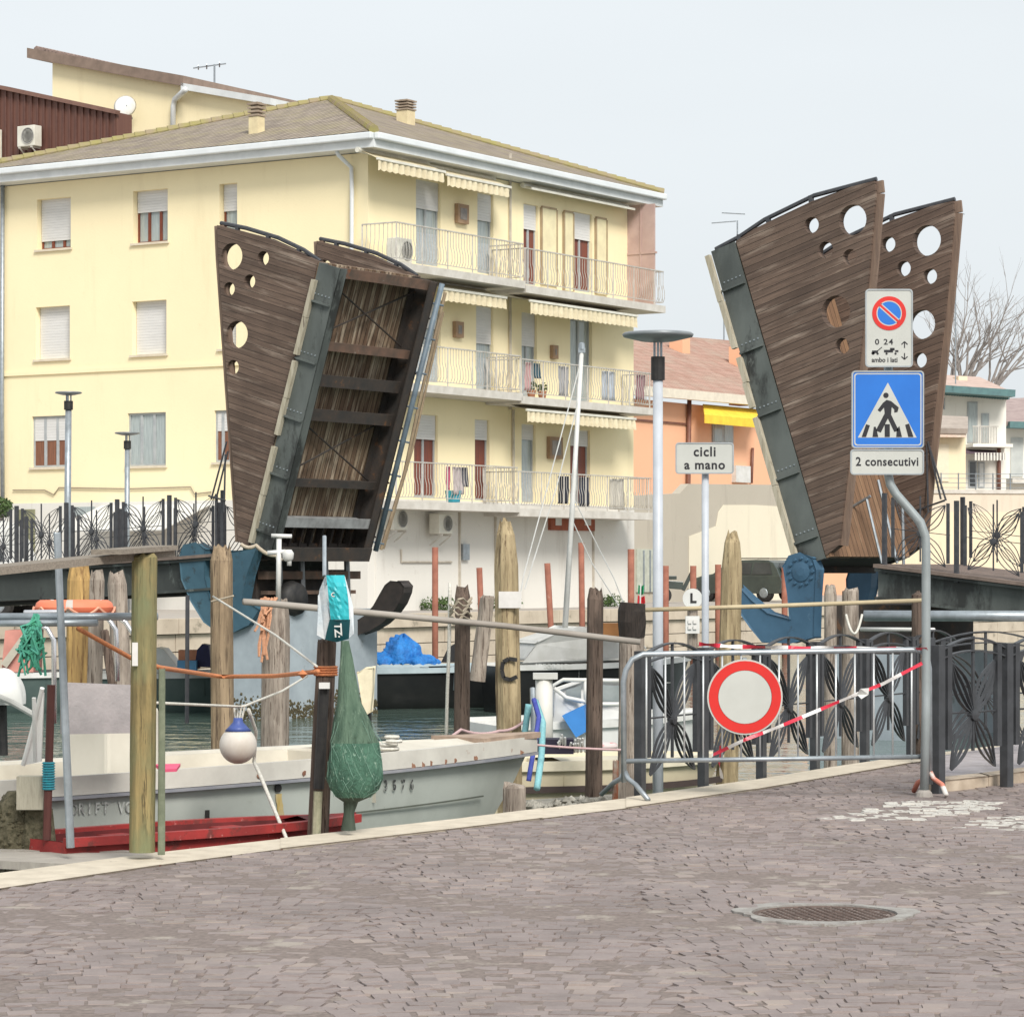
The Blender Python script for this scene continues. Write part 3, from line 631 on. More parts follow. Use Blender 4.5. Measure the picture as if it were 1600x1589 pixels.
Mrust = mat('rust streaked steel', (.17, .10, .07), (.09, .065, .05), .85, 4, bump=.3, spots=[((.3, .27, .23), 5, .62), ((.24, .08, .03), 3, .6)])
BWID = 2.68
def leaf(root_px, Y, fin, holes, deck, web, pipe, label, name, farholes, arms, rail):
    o = P(root_px[0], root_px[1], Y); fr = Fr(o, PV); t = T(name, label, 'drawbridge leaf', o, 'raised leaves of the drawbridge')
    def q(px, out=0, far=0):
        a, z = fr.loc(*px); return fr.pt(a, z, out)+D*(BWID*far)
    d0, d1 = fr.loc(*deck[0]), fr.loc(*deck[1])                   # root and tip of deck edge
    el = Vector((d1[0]-d0[0], d1[1]-d0[1])); Lf = el.length; el.normalize(); em = Vector((-el.y, el.x))
    wc = fr.loc(*web[1]); 
    if (Vector(wc)-Vector(d0)).dot(em) < 0: em = -em             # em points below the deck
    L3 = fr.ax*el.x+Z*el.y; M3 = fr.ax*em.x+Z*em.y
    R0 = fr.pt(d0[0], d0[1]); 
    def at(l, m, w_=0): return R0+L3*l+M3*m+D*w_
    def lc(p): dlt = p-R0; return (dlt.dot(fr.ax), dlt.dot(L3), 0)
    # side panels
    for far in (0, 1):
        hs_ = []
        for (u, v, rx, ry) in (holes if not far else farholes):
            c = fr.loc(u, v) if not far else None
            if far:                                               # measured on the far plane
                fo = o+D*BWID; f2 = Fr(fo, PV); c2 = f2.loc(u, v); wpt = f2.pt(*c2)-D*BWID; c = ((wpt-fr.o).dot(fr.ax), wpt.z)
            YY = (fr.pt(*c)+D*BWID*far).y; r = ry*YY/F; hs_.append(circ(c, r, r, 26))
        m = MB(); plate(m, [fr.loc(*p) for p in fin], hs_, .16, lambda a, b, d: fr.pt(a, b, d-.08)+D*BWID*far)
        p_ = m.build('side_panel', Mfin, t, attr=lc)
        e = MB(); pts = [q(p, .01, far) for p in fin]; k0 = rail[0]
        edge = [q(p, -.08, far) for p in rail[1]]
        for a, b in zip(edge, edge[1:]): e.beam(a, b, .20, .05, up=fr.n)
        e.build('edge_board', Mcap, p_)
        h = MB(); tp = [q(p, -.08, far) for p in rail[2]]; h.tube(tp, .034, 6)
        for p, s_ in rail[3]: h.beam(q(p, -.08, far), q(s_, -.08, far), .06, .06)
        h.build('top_rail', Miron, p_)
    # girders
    wd = (Vector(fr.loc(*web[1]))-Vector(d0)).dot(em)*.0+web[2]
    for far in (0, 1):
        g = MB(); w0 = BWID*far; s_ = 1 if not far else -1
        g.beam(at(0, wd/2, w0), at(Lf*.995, wd/2, w0), .03, wd, up=M3.cross(L3)) if False else None
        c = at(Lf/2, wd/2, w0); g.box(c, Lf, .03, wd, (L3, D, M3))
        g.box(at(Lf/2, wd-.012, w0+.08*s_), Lf, .2, .024, (L3, D, M3)); g.box(at(Lf/2, .03, w0+.08*s_), Lf, .16, .024, (L3, D, M3))
        for k in range(5): g.box(at(Lf*(k+.35)/5, wd/2, w0-.035*s_), .03, .07, wd*.96, (L3, D, M3))
        gg = g.build('girder', Mgreen if not far else Mdark, t)
        if not far:
            bl = MB()
            for k in range(5):
                for j in range(5): bl.lathe([(.014, 0), (.010, .012)], at(Lf*(k+.35)/5+.12, wd*(.15+.17*j), -.016), 6, (L3, M3, -D))
            bl.build('rivets', Mgrey, gg)
    m = MB().box(at(Lf/2, -.03, BWID/2), Lf, BWID-.04, .05, (L3, D, M3)); m.build('deck', Mdeckw, t, attr=lambda p: ((p-R0).dot(L3), (p-R0).dot(D), 0))
    MB().box(at(Lf/2, -.07, BWID/2), Lf, BWID-.04, .02, (L3, D, M3)).build('walkway', Mwalk, t, attr=lambda p: ((p-R0).dot(L3), (p-R0).dot(D), 0))
    for f_, hh, tk in ((.985, .36, .10), (.73, .28, .09), (.61, .26, .12), (.49, .26, .12), (.25, .26, .08), (.115, .36, .10), (.01, .5, .14)):
        c = MB().box(at(Lf*f_, hh/2+.01, BWID/2), tk*.3, BWID-.2, hh, (L3, D, M3)); c.box(at(Lf*f_, hh, BWID/2), tk*1.6, BWID-.2, .03, (L3, D, M3))
        c.build('cross_beam', Mrust if f_ in (.985, .73) else mat('pale steel beam', (.34, .35, .35), (.2, .2, .2), .6, 4) if f_ == .115 else Mdark, t)
    for a, b in (((.95, .12), (.75, BWID-.12)), ((.48, .12), (.26, BWID-.12)), ((.75, .12), (.95, BWID-.12)), ((.26, .12), (.48, BWID-.12))):
        MB().tube([at(Lf*a[0], .12, a[1]), at(Lf*b[0], .12, b[1])], .016, 5).build('brace', Mdark, t)
    for k in range(9):
        x = .25+k*(BWID-.5)/8; MB().box(at(Lf*.06, .09, x), Lf*.1, .05, .12, (L3, D, M3)).build('stringer', Mdark, t)
    for a, b, c_, s_ in pipe:                                      # (l0, l1, m, where) strips
        for far in (s_ if isinstance(s_, tuple) else (s_,)):
            m = MB()
            for j in range(2):
                x = a+(b-a)*j/2; m.box(at(Lf*(x+(b-a)/4), c_+random.uniform(-.008, .008), BWID*far+(-.06 if not far else .07)), Lf*(b-a)/2-.006, .08, .075, (L3, D, M3))
            m.build('rub_strip', Mstrip, t)
    pp = MB(); pp.tube([at(.1, wd+.03, BWID+.1), at(Lf, wd+.03, BWID+.1)], .045, 8)
    for k in range(8): pp.beam(at(Lf*(k+.4)/8, wd-.1, BWID+.02), at(Lf*(k+.4)/8, wd+.08, BWID+.22), .03, .03)
    pp.build('conduit', mat('blue grey conduit', (.16, .21, .25), (.1, .13, .16), .5, 4), t, True)
    pp = MB(); pp.tube([at(.1, wd-.05, BWID+.36), at(Lf*.3, wd-.0, BWID+.42), at(Lf*.6, wd-.02, BWID+.36), at(Lf*.97, wd-.03, BWID+.34)], .028, 6); pp.build('hydraulic_hose', mat('tan hose', (.40, .31, .2), (.3, .22, .15), .8, 8), t); pp = MB(); pp.tube([at(.1, wd-.1, BWID+.50), at(Lf*.4, wd-.04, BWID+.53), at(Lf*.9, wd-.06, BWID+.46)], .022, 6)
    pp.build('hydraulic_hose', mat('tan hose', (.40, .31, .2), (.3, .22, .15), .8, 8), t)
    for (poly, far, mt, th, hub) in arms:
        a = MB(); n_ = len(poly); fo = Fr(o+D*BWID*far, PV); pts = [fo.px(*p) for p in poly]; a.prism([p-D*th*.5 for p in pts], D*th)
        am_ = a.build('rocker_arm', mt, t, bevel=.02)
        if hub:
            hb = MB(); c = fo.px(*hub)-D*(th*.5); hb.lathe([(.14, 0), (.14, .015), (.06, .03)], c, 18, (fo.ax, Z, -D))
            for k in range(12): an = k*math.pi/6; hb.lathe([(.028, 0), (.02, .03)], c+fo.ax*(.19*math.cos(an))+Z*(.19*math.sin(an)), 6, (fo.ax, Z, -D))
            hb.build('hub_bolts', mt, am_)
    return t, at, Lf
R_fin = [(1290, 868), (1150, 377), (1178, 358), (1215, 340), (1268, 315), (1330, 292), (1366, 283), (1368, 302), (1357, 430), (1336, 620), (1311, 852)]
R_holes = [(1332, 344, 22, 24), (1268, 352, 10, 12.5), (1290, 391, 10.5, 13), (1328, 402, 10, 12.5), (1306, 487, 15, 25), (1316, 541, 9, 12.5)]
R_far = [(1448, 376, 22, 24), (1388, 382, 10, 12), (1412, 420, 10, 12), (1453, 432, 10, 12), (1440, 507, 15, 23), (1437, 563, 10, 12)]
armR = [(1229, 885), (1238, 870), (1255, 865), (1275, 872), (1281, 890), (1279, 930), (1277, 995), (1240, 1003), (1196, 1001), (1177, 980), (1161, 957), (1158, 918), (1180, 938), (1205, 958), (1239, 967), (1237, 930)]
armR2 = [(1340, 863), (1352, 860), (1366, 863), (1368, 888), (1366, 918), (1357, 955), (1330, 965), (1327, 905)]
leafR = leaf((1290, 880), 42.0, R_fin, R_holes, ((1290, 872), (1148, 378)), ((1245, 850), (1112, 396), .40),
     [(.04, .47, .43, 0), (.50, .66, .42, 0), (.69, .99, .44, 0)], 'raised drawbridge leaf on the right, seen from its planked side with round holes', 'drawbridge_leaf', R_far,
     [(armR, 0, Mblue, .2, (1257, 893)), (armR2, 1, Mblue, .2, None)],
     (0, [(1366, 283), (1368, 302), (1357, 430), (1336, 620), (1311, 852)], [(1114, 389), (1150, 370), (1190, 343), (1268, 305), (1366, 279)],
      [((1152, 378), (1151, 366)), ((1197, 347), (1196, 339)), ((1264, 316), (1263, 305)), ((1330, 292), (1329, 287))]))
L_fin = [(388, 856), (372, 846), (355, 600), (341, 400), (339, 352), (420, 373), (497, 408)]
L_holes = [(362, 401, 16, 21), (411, 404, 8.5, 11.5), (390, 440, 8, 11), (358, 452, 8.5, 11), (370, 523, 16, 21.5), (364, 574, 8, 11.5)]
L_far = [(505, 425, 14, 19), (545, 428, 8, 11)]
armL = [(287, 870), (293, 853), (312, 849), (327, 858), (327, 900), (335, 935), (352, 952), (368, 940), (364, 862), (404, 859), (392, 900), (386, 935), (412, 952), (396, 976), (368, 987), (345, 985), (325, 972), (305, 940), (290, 905)]
armL2 = [(540, 975), (560, 972), (578, 962), (590, 946), (600, 928), (608, 914), (616, 909), (632, 909), (638, 916), (637, 926), (630, 943), (618, 960), (603, 974), (585, 985), (560, 992), (540, 990)]
leafL = leaf((400, 862), 46.8, L_fin, L_holes, ((392, 856), (500, 410)), ((432, 832), (545, 425), .42),
     [(.02, .36, .03, 0), (.40, .66, .03, 0), (.68, .94, .03, 0)], 'raised drawbridge leaf on the left, showing its stained underside and crossbeams', 'drawbridge_leaf', L_far,
     [(armL, 0, Mteal, .2, None), (armL2, 1, mat('black steel arm', (.03, .026, .024), (.05, .04, .035), .6, 5), .22, None)],
     (0, [(372, 846), (355, 600), (341, 400), (339, 352)], [(340, 348), (380, 356), (430, 371), (470, 390), (496, 408)], [((366, 361), (367, 352)), ((414, 373), (415, 366)), ((462, 394), (463, 386))]))
# approach spans
FRR = Fr(P(1290, 880, 42.0), PV); FLL = Fr(P(400, 862, 46.8), PV)
def approach(fr, tops, depth, label, far_in):
    t = T('approach_span', label, 'bridge span', fr.px(*tops[0])-Z*depth, 'fixed spans of the drawbridge')
    for far in (0, 1):
        m = MB(); pts = [fr.px(*p) for p in tops]
        for a, b in zip(pts, pts[1:]):
            w_ = D*(BWID*far); h = depth
            m.prism([a+w_, b+w_, b+w_-Z*h, a+w_-Z*h], D*.03, tri=False)
            for zz, th in ((-.02, .04), (-h, .04)): m.prism([a+w_-D*.12+Z*zz, b+w_-D*.12+Z*zz, b+w_+D*.15+Z*zz, a+w_+D*.15+Z*zz], Z*th, tri=False)
        m.build('girder', Mgirdl if fr is FLL else Mgreen, t)
    m = MB(); pts = [fr.px(*p)+Z*.03 for p in tops]
    for a, b in zip(pts, pts[1:]): m.prism([a-D*.16, b-D*.16, b+D*(BWID+.16), a+D*(BWID+.16)], Z*.05, tri=False)
    m.build('deck', mat('brown deck edge', (.20, .15, .125), (.13, .10, .085), .85, 6), t)
    return t
Rtop = [(1372, 890), (1455, 900), (1600, 918), (1900, 962)]; Ltop = [(352, 872), (290, 877), (180, 884), (0, 893), (-260, 912)]
spanR = approach(FRR, Rtop, .42, 'green steel approach span at the right of the drawbridge', 0)
spanL = approach(FLL, Ltop, .50, 'dark steel approach span at the left of the drawbridge', 0)
# balustrade panels: posts, centre rod, hub and four leaf shaped fans of bent flat bars
def panel(p0, p1, h, base=.06, heavy=1.0, fan=4, arcs=False, bulg=.15, bw=.013, posts=True, mat_=None, lab='', grp='', top=None, skew=True):
    p0 = Vector(p0); p1 = Vector(p1); mat_ = mat_ or Miron; t = T('balustrade_panel', lab, 'railing', (p0+p1)/2, grp)
    e = (p1-p0); L = e.length; e.normalize(); eh = Vector((e.x, e.y, 0)).normalized(); nn = Vector((eh.y, -eh.x, 0))
    if nn.y > 0: nn = -nn
    def q(x, y, o=0): return p0+e*x+Z*y+nn*o
    if posts:
        m = MB(); m.box(q(0, h/2-.06), .06*heavy, .05*heavy, h+.14, (eh, nn, Z)); m.build('post', mat_, t)
    for x in (.13, L-.13): MB().box(q(x, h*.48+base), .042*heavy, .03*heavy, h*.9-base, (eh, nn, Z)).build('upright', mat_, t)
    m = MB(); m.box(q(L/2, h*.5+base), .018*heavy, .018, h*.98-base, (eh, nn, Z))
    m.tube([q(.1, h*.52), q(L-.1, h*.52)], .006*heavy, 5); m.build('rod', mat_, t)
    c = (L/2, h*.5); m = MB(); m.lathe([(.001, -.03), (.045, -.025), (.05, 0), (.045, .025), (.001, .03)], q(*c), 10, (eh, Z, nn)); m.build('hub', mat_, t)
    hw, hh = L/2-.17, h*.46-base*.5
    for sx, sy in ((1, 1), (-1, 1), (1, -1), (-1, -1)):
        m = MB()
        for k in range(fan):
            f_ = (k+.5)/fan; bulge = (f_-.5)*2
            pts = []
            for j in range(9):
                s_ = j/8; x = sx*hw*s_; y = sy*hh*s_
                off = math.sin(math.pi*min(1, s_*1.0))*bulge*bulg*h; nx, ny = -sy*hh, sx*hw; ln = math.hypot(nx, ny)
                pts.append(q(c[0]+x+nx/ln*off*(1 if sx*sy > 0 else -1), c[1]+y+ny/ln*off*(1 if sx*sy > 0 else -1), .0))
            dgn = (eh*sx*hw+Z*sy*hh).normalized(); pl_n = dgn.cross(nn).normalized(); wv = (nn*(.12 if sx*sy > 0 else 1)+pl_n*((-.9 if pl_n.z > 0 else .9) if sx*sy > 0 else .25)).normalized()*bw; m.ribbon(pts, wv, .008)
        m.build('leaf_fan', mat_, t)
    if arcs:
        m = MB()
        for y0, hg in ((h+.0, .10), (h-.06, .06)):
            m.ribbon([q(L*j/8, y0+hg*math.sin(math.pi*j/8)-.04) for j in range(9)], nn*.045, .012)
        m.build('top_arc', mat_, t)
    return t
def along(fr, pts_px, s, depth=0, out=0):      # point at horizontal distance s along the polyline of the span top
    pts = [fr.px(*p)+Z*.08 for p in pts_px]; d = 0
    for a, b in zip(pts, pts[1:]):
        L = Vector((b.x-a.x, b.y-a.y)).length
        if d+L >= s: return a.lerp(b, (s-d)/L)
        d += L
    return pts[-1]
PITCH = 1.1
for far in (0, 1):
    for k in range(5):
        s0 = .1+k*PITCH; 
        if k > 2 and far == 0 and False: continue
        a, b = along(FRR, Rtop, s0)+D*BWID*far, along(FRR, Rtop, s0+PITCH)+D*BWID*far
        panel(a, b, 1.0, lab=('iron balustrade panel on the near side of the right approach span' if not far else 'iron balustrade panel on the far side of the right approach span'), grp='near side balustrade of the right span' if not far else 'far side balustrade of the right span')
    for k in range(7):
        s0 = .05+k*PITCH; a, b = along(FLL, Ltop, s0)+D*BWID*far, along(FLL, Ltop, s0+PITCH)+D*BWID*far
        if P(0, 0, 1).x > 99: continue
        panel(a, b, 1.0, lab=('iron balustrade panel on the near side of the left approach span' if not far else 'iron balustrade panel on the far side of the left approach span'), grp='near side balustrade of the left span' if not far else 'far side balustrade of the left span')
# piers and machinery
pr = FLL.px(395, 950); q1 = FLL.px(583, 950)
pier = T('bridge_pier', 'pale blue grey concrete pier with weed at its waterline under the left leaf', 'pier', Vector((pr.x, pr.y, WATER-.4)))
PW_ = BWID+.45; pm_ = MB(); mid = FLL.px(411, 950)+D*(PW_/2)+PV*.35; mid.z = 0; wl = 1.6
pm_.box(Vector((mid.x, mid.y, -.1)), .7, PW_, 2.4, (PV, D, Z)); pm_.build('shaft', mat('blue grey concrete', (.36, .41, .44), (.27, .31, .34), .8, 2, bump=.2, spots=[((.2, .21, .2), 3, .62), ((.45, .43, .38), 7, .68)]), pier)
pm_ = MB(); random.seed(5)
for k in range(1500):
    face = random.random(); x = random.uniform(-.5, .5)*wl; y = random.uniform(-.5, .5)*PW_
    o = PV*(x*.44)-D*(PW_/2) if face < .18 else -PV*.35+D*y
    c = Vector((mid.x, mid.y, 0))+o+Z*(WATER-.05+random.random()*(.36+.10*math.sin(y*3)+random.uniform(-.06, .06)))
    pm_.lathe([(.001, -.02), (random.uniform(.012, .032), 0), (.001, .02)], c, 5, (PV, Z, -D) if face < .18 else (D, Z, -PV))
pm_.build('weed_band', mat('weed and mussels', (.06, .05, .028), (.10, .085, .045), .9, 20), pier)
mc = T('bridge_machinery', 'dark rusty hoist machinery between the left leaf and its pier', 'machinery', Vector((mid.x, mid.y, .75)))
m = MB(); m.box(Vector((mid.x, mid.y, 1.4))+PV*.3, .5, BWID*.92, .7, (PV, D, Z)); m.box(Vector((mid.x, mid.y, 2.05))-PV*.0, .5, BWID*.98, .26, (PV, D, Z)); m.build('frame', Mdark, mc)
m = MB(); m.box(Vector((mid.x, mid.y, 1.66))-PV*.12, .18, BWID*.96, .13, (PV, D, Z)); m.box(Vector((mid.x, mid.y, 1.38))-PV*.1, .14, BWID*.9, .06, (PV, D, Z)); m.build('crosshead', Mrust, mc)
for x in (-.9, -.3, .35, .95):
    m = MB(); m.tube([Vector((mid.x, mid.y, 1.05))-PV*.2+D*x, Vector((mid.x, mid.y, 2.0))-PV*.16+D*x], .05, 7); m.build('hydraulic_ram', mat('ram steel', (.2, .21, .22), (.1, .1, .1), .4, 4, metal=.5), mc)
m = MB(); m.lathe([(.25, -.15), (.3, 0), (.25, .15)], Vector((mid.x, mid.y, 1.28))-D*.75-PV*.3, 16, (D, Z, -PV)); m.build('drum', Mblack, mc, True)
R0 = P(1290, 880, 42); pierR = T('bridge_pier', 'grey concrete pier under the right leaf of the drawbridge', 'pier', R0+D*1.3-Z*2.8)
c = R0+D*1.35-PV*.6; c.z = -.2; MB().box(c, 1.7, BWID+.1, 1.5, (PV, D, Z)).build('shaft', MATS['blue grey concrete'], pierR)
m = MB(); c.z = .9; m.box(c, 1.2, BWID-.5, .7, (PV, D, Z)); m.build('bearing_block', Mdark, pierR)
# rods that stay the side panels to the decks
def rod(pts, r, m_, name, label, cat, group=None, origin=None):
    return tag(MB().tube(pts, r, 6).build(name, m_, None, True), label, cat, group)
st = T('stay_rods', 'thin iron stay rods leaning from the left bridge leaf to its balustrade', 'stay rods', FLL.px(330, 800, .1)); m = MB()
for a, b in (((330, 780), (354, 690)), ((337, 782), (356, 705)), ((350, 800), (352, 710)), ((326, 775), (352, 782))): m.tube([FLL.px(*a, .1), FLL.px(*b, .12)], .016, 5)
m.build('rods', Miron, st)
FRf = Fr(P(1290, 880, 42)+D*BWID, PV); st = T('stay_rods', 'thin iron stay rods leaning from the right bridge leaf to its balustrade', 'stay rods', FRf.px(1470, 790)); m = MB()
for a, b in (((1470, 780), (1450, 690)), ((1478, 782), (1452, 698)), ((1450, 800), (1448, 695)), ((1425, 800), (1476, 782))): m.tube([FRf.px(*a), FRf.px(*b)], .016, 5)
m.build('rods', Miron, st)
st = T('handrail_rods', 'steel handrail rods slanting between the two side panels of the right leaf', 'stay rods', FRR.px(1400, 880, -1.2)); m = MB()
for a, b in (((1372, 750), (1402, 880)), ((1354, 780), (1378, 880)), ((1318, 800), (1360, 775)), ((1410, 790), (1412, 885))): m.tube([FRR.px(*a, -1.2), FRR.px(*b, -1.2)], .022, 6)
m.build('rods', Mgrey, st)
# ------------------------------------------------------------------ quayside balustrades
ebase = [G(1000, 1243), G(1100, 1231), G(1180, 1220), G(1225, 1211), G(1300, 1199), G(1378, 1187)]
a0 = G(1000, 1243); a0.z = .02; dirq = (G(1378, 1187)-G(1000, 1243)); nq = 4; 
for k in range(6):
    p, q = a0+dirq.normalized()*(1.13*k), a0+dirq.normalized()*(1.13*(k+1)); p.z = q.z = .03
    panel(p, q, 1.08, base=.15, heavy=1.3, fan=4, bulg=.11, bw=.025, arcs=True, mat_=Miron2, lab='grey iron balustrade panel with leaf fans along the quay edge', grp='quayside balustrade behind the barrier')
b0, b1 = G(1466, 1240), G(1560, 1231); db = (b1-b0).normalized(); 
for k in range(4):
    L = .95; p, q = b0+db*(L*k), b0+db*(L*(k+1)); p.z = q.z = .05
    panel(p, q, 1.10, base=.17, heavy=1.45, fan=4, bulg=.11, bw=.028, arcs=True, mat_=Miron2, lab='grey iron balustrade panel on the low kerb right of the sign post', grp='balustrade right of the sign post')
for k in range(3):
    p = Vector((3.75+k*1.1, 26.4+k*.55, .08)); q = p+Vector((1.08, .54, 0))
    panel(p, q, 1.05, base=.14, heavy=1.2, fan=4, bulg=.11, bw=.024, arcs=True, mat_=Miron2, lab='grey iron balustrade panel at the back of the raised pavement', grp='balustrade behind the raised pavement')
# ------------------------------------------------------------------ houses at the right
Morange = plaster('orange render', (.82, .46, .29), (.62, .35, .22), .35)
Mcream = plaster('cream render', (.78, .68, .48), (.5, .42, .3), .5)
Mwhiteh = plaster('white render', (.80, .77, .70), (.55, .5, .43), .4)
def block(name, label, fr, u0, u1, vb, vt, depth, m, cat='house'):
    t = T(name, label, cat, fr.pt(fr.loc(u0, vb)[0], FAR)); a0, z1 = fr.loc(u0, vt); a1 = fr.loc(u1, vt)[0]
    MB().prism([fr.pt(a0, FAR), fr.pt(a1, FAR), fr.pt(a1, z1), fr.pt(a0, z1)], -fr.n*depth, tri=False).build('wall', m, t); return t, a0, a1, z1
FO = Fr(P(1075, 700, 112), D); ow, a0, a1, z1 = block('orange_house', 'orange house with red tiled roof and yellow awning beyond the canal', FO, 960, 1330, 900, 620, 9, Morange)
def rect_part(fr, t, name, u0, u1, v0, v1, o0, o1, m): return MB().fbox(fr, *srt(rect(fr, u0, u1, v0, v1)), o0, o1).build(name, m, t)
rf = MB(); p = [FO.px(960, 607, .6), FO.px(1330, 640, .6)]; r_ = [FO.px(960, 520, -6), FO.px(1330, 552, -6)]
rf.add([p[0], p[1], r_[1], r_[0]], [(0, 1, 2, 3)]); ex = (p[1]-p[0]).normalized(); ey = (r_[0]-p[0]); ey = (ey-ex*ey.dot(ex)).normalized()
rf.build('roof', Mredtile, ow, attr=lambda q: ((q-p[0]).dot(ex), (q-p[0]).dot(ey), 0), solid=.2)
gb = MB(); gb.beam(FO.px(960, 607, .62), FO.px(1330, 640, .62), .25, .35); gb.build('eaves', mat('cream eaves', (.74, .68, .56), (.64, .58, .48), .7), ow)
rc = FO.px(1062, 552, -4); MB().box(rc, .65, .6, 1.4, (D, PV, Z)).build('chimney', Morange, ow)
rc = FO.px(1162, 588, -2.5); MB().box(rc, .9, .9, 2.4, (D, PV, Z)).build('chimney', Morange, ow)
aw = MB(); A = FO.px(1098, 632, .2); B = FO.px(1185, 640, .2); A2 = FO.px(1101, 648, .9); B2_ = FO.px(1188, 656, .9)
aw.sheet([[A, B], [A2, B2_], [A2-Z*.32, B2_-Z*.32]]); aw.build('awning', mat('yellow awning', (.85, .62, .06), (.75, .5, .05), .8, 3), ow, solid=.03)
ww = rect_part(FO, ow, 'window', 1112, 1144, 656, 692, .0, .06, Mgframe)
for u in (1114, 1130): rect_part(FO, ww, 'pane', u, u+12, 658, 690, .055, .07, Mcurt)
MB().tube([FO.px(1077, 625, .12), FO.px(1074, 880, .12)], .09, 7).build('downpipe', mat('brown pipe', (.22, .1, .07), (.16, .07, .05), .5), ow, True)
MB().tube([FO.px(1176, 700, .1), FO.px(1174, 755, .1)], .06, 6).build('downpipe', MATS['brown pipe'], ow, True)
rect_part(FO, ow, 'electric_box', 1143, 1166, 728, 754, .0, .2, Mwhite)
rect_part(FO, ow, 'string_course', 990, 1075, 658, 661, .0, .06, MATS['brown pipe'])
# yard wall
FY = Fr(P(1100, 850, 98), D); yw = T('yard_wall', 'high stained yard wall with pale patched render behind the dark car', 'wall', FY.px(1000, 930))
qa = [FY.loc(u, v) for u, v in ((985, 775), (1062, 771), (1076, 756), (1260, 758))]
poly = [(qa[0][0], FAR), (qa[-1][0], FAR)]+qa[::-1]
MB().prism([FY.pt(a, z) for a, z in poly], -FY.n*.3).build('wall', plaster('grey stained render', (.46, .42, .35), (.28, .25, .21), .7), yw)
qa = [FY.loc(u, v) for u, v in ((1076, 838), (1118, 822), (1122, 800), (1130, 789), (1180, 789), (1260, 794))]
poly = [(qa[0][0], FAR), (qa[-1][0], FAR)]+qa[::-1]
MB().prism([FY.pt(a, z, .02) for a, z in poly], -FY.n*.015).build('patched_render', plaster('cream patched render', (.74, .68, .54), (.48, .43, .34), .6), yw)
gt = rect_part(FY, yw, 'gate', 993, 1022, 858, 925, .0, .06, mat('pale green gate', (.5, .52, .44), (.38, .4, .34), .7, 4))
for u in (1002, 1012): rect_part(FY, gt, 'gate_board', u, u+2, 860, 925, .055, .08, Mgrey)
# houses far right
FE = Fr(P(1500, 700, 150), Vector((.98, .18, 0))); h1, *_ = block('white_house', 'white house with green eaves and small balconies at the right edge', FE, 1405, 1572, 900, 612, 10, Mwhiteh)
e = MB(); e.beam(FE.px(1395, 604, .8), FE.px(1578, 616, .8), 1.6, .35); e.build('eaves', mat('green blue eaves', (.10, .20, .20), (.08, .15, .16), .6), h1)
d = MB()
for k in range(26): u = 1465+k*4.2; d.fbox(FE, *srt(rect(FE, u, u+2.2, 612+k*.32, 617+k*.32)), .0, .5)
d.build('dentils', MATS['green blue eaves'], h1)
rr = MB(); rr.add([FE.px(1395, 602, 1.2), FE.px(1578, 614, 1.2), FE.px(1530, 592, -5), FE.px(1430, 586, -5)], [(0, 1, 2, 3)]); rr.build('roof', mat('pale tiles', (.55, .42, .36), (.45, .33, .28), .9, 2), h1, solid=.2)
for u, v0, v1, w_ in ((1487, 577, 598, 18), (1531, 583, 602, 14)): q = rect_part(FE, h1, 'chimney', u-w_/2, u+w_/2, v0, v1, -3.5, -2.6, Mcream)
for (u0, u1, v0, v1, m_) in ((1511, 1527, 628, 692, Mgrey), (1533, 1545, 646, 692, Mgrey), (1468, 1476, 622, 640, Mglass), (1513, 1526, 720, 762, Mglass), (1528, 1538, 722, 762, Mwhite)):
    w_ = rect_part(FE, h1, 'window', u0, u1, v0, v1, -.05, .05, Mgframe); rect_part(FE, w_, 'pane', u0+2, u1-2, v0+2, v1-2, .04, .06, m_ if m_ is not Mgrey else Mcurt)
bl = MB(); bl.fbox(FE, *srt(rect(FE, 1508, 1570, 695, 700)), 0, 1.2); bl.build('balcony', Mwhiteh, h1)
bl = MB()
for k in range(16): u = 1509+k*2.4; bl.fbox(FE, *srt(rect(FE, u, u+.8, 668, 696)), 1.1, 1.15)
bl.fbox(FE, *srt(rect(FE, 1508, 1548, 667, 669)), 1.1, 1.16); bl.build('railing', Mrail, h1)
aw = MB(); A, B = FE.px(1508, 702, .1), FE.px(1556, 704, .1); A2, B2_ = FE.px(1508, 708, 1.3), FE.px(1558, 710, 1.3)
aw.add([A, B, B2_, A2], [(0, 1, 2, 3)]); aw.build('awning', mat('purple awning', (.12, .08, .10), (.09, .06, .08), .8), h1, solid=.04)
for k in range(10): 
    pass
vl = MB()
for k in range(10): u = 1510+k*4.8; vl.fbox(FE, *srt(rect(FE, u, u+2.4, 709, 721)), 1.28, 1.31)
vl.build('awning_stripe', mat('valance white', (.75, .72, .66), (.6, .58, .52), .8), h1)
vl = MB(); vl.fbox(FE, *srt(rect(FE, 1509, 1557, 709, 720)), 1.24, 1.27); vl.build('valance', mat('grey valance', (.22, .2, .19), (.3, .28, .26), .8), h1)
MB().tube([FE.px(1561, 700, .15), FE.px(1561, 770, .15)], .1, 6).build('downpipe', MATS['brown pipe'], h1, True)
FE2 = Fr(P(1450, 700, 140), Vector((.98, .18, 0))); h2, *_ = block('cream_house', 'low cream house with tiled porch roof just right of the bridge leaf', FE2, 1400, 1509, 900, 672, 4, Mcream)
rr = MB(); rr.add([FE2.px(1395, 671, .8), FE2.px(1512, 674, .8), FE2.px(1512, 655, -2), FE2.px(1395, 650, -2)], [(0, 1, 2, 3)]); rr.build('roof', mat('grey old tiles', (.42, .36, .31), (.33, .28, .24), .9, 2), h2, solid=.25)
rect_part(FE2, h2, 'shutter', 1462, 1482, 694, 752, -.05, .05, mat('cream blind', (.76, .68, .52), (.7, .62, .47), .7))
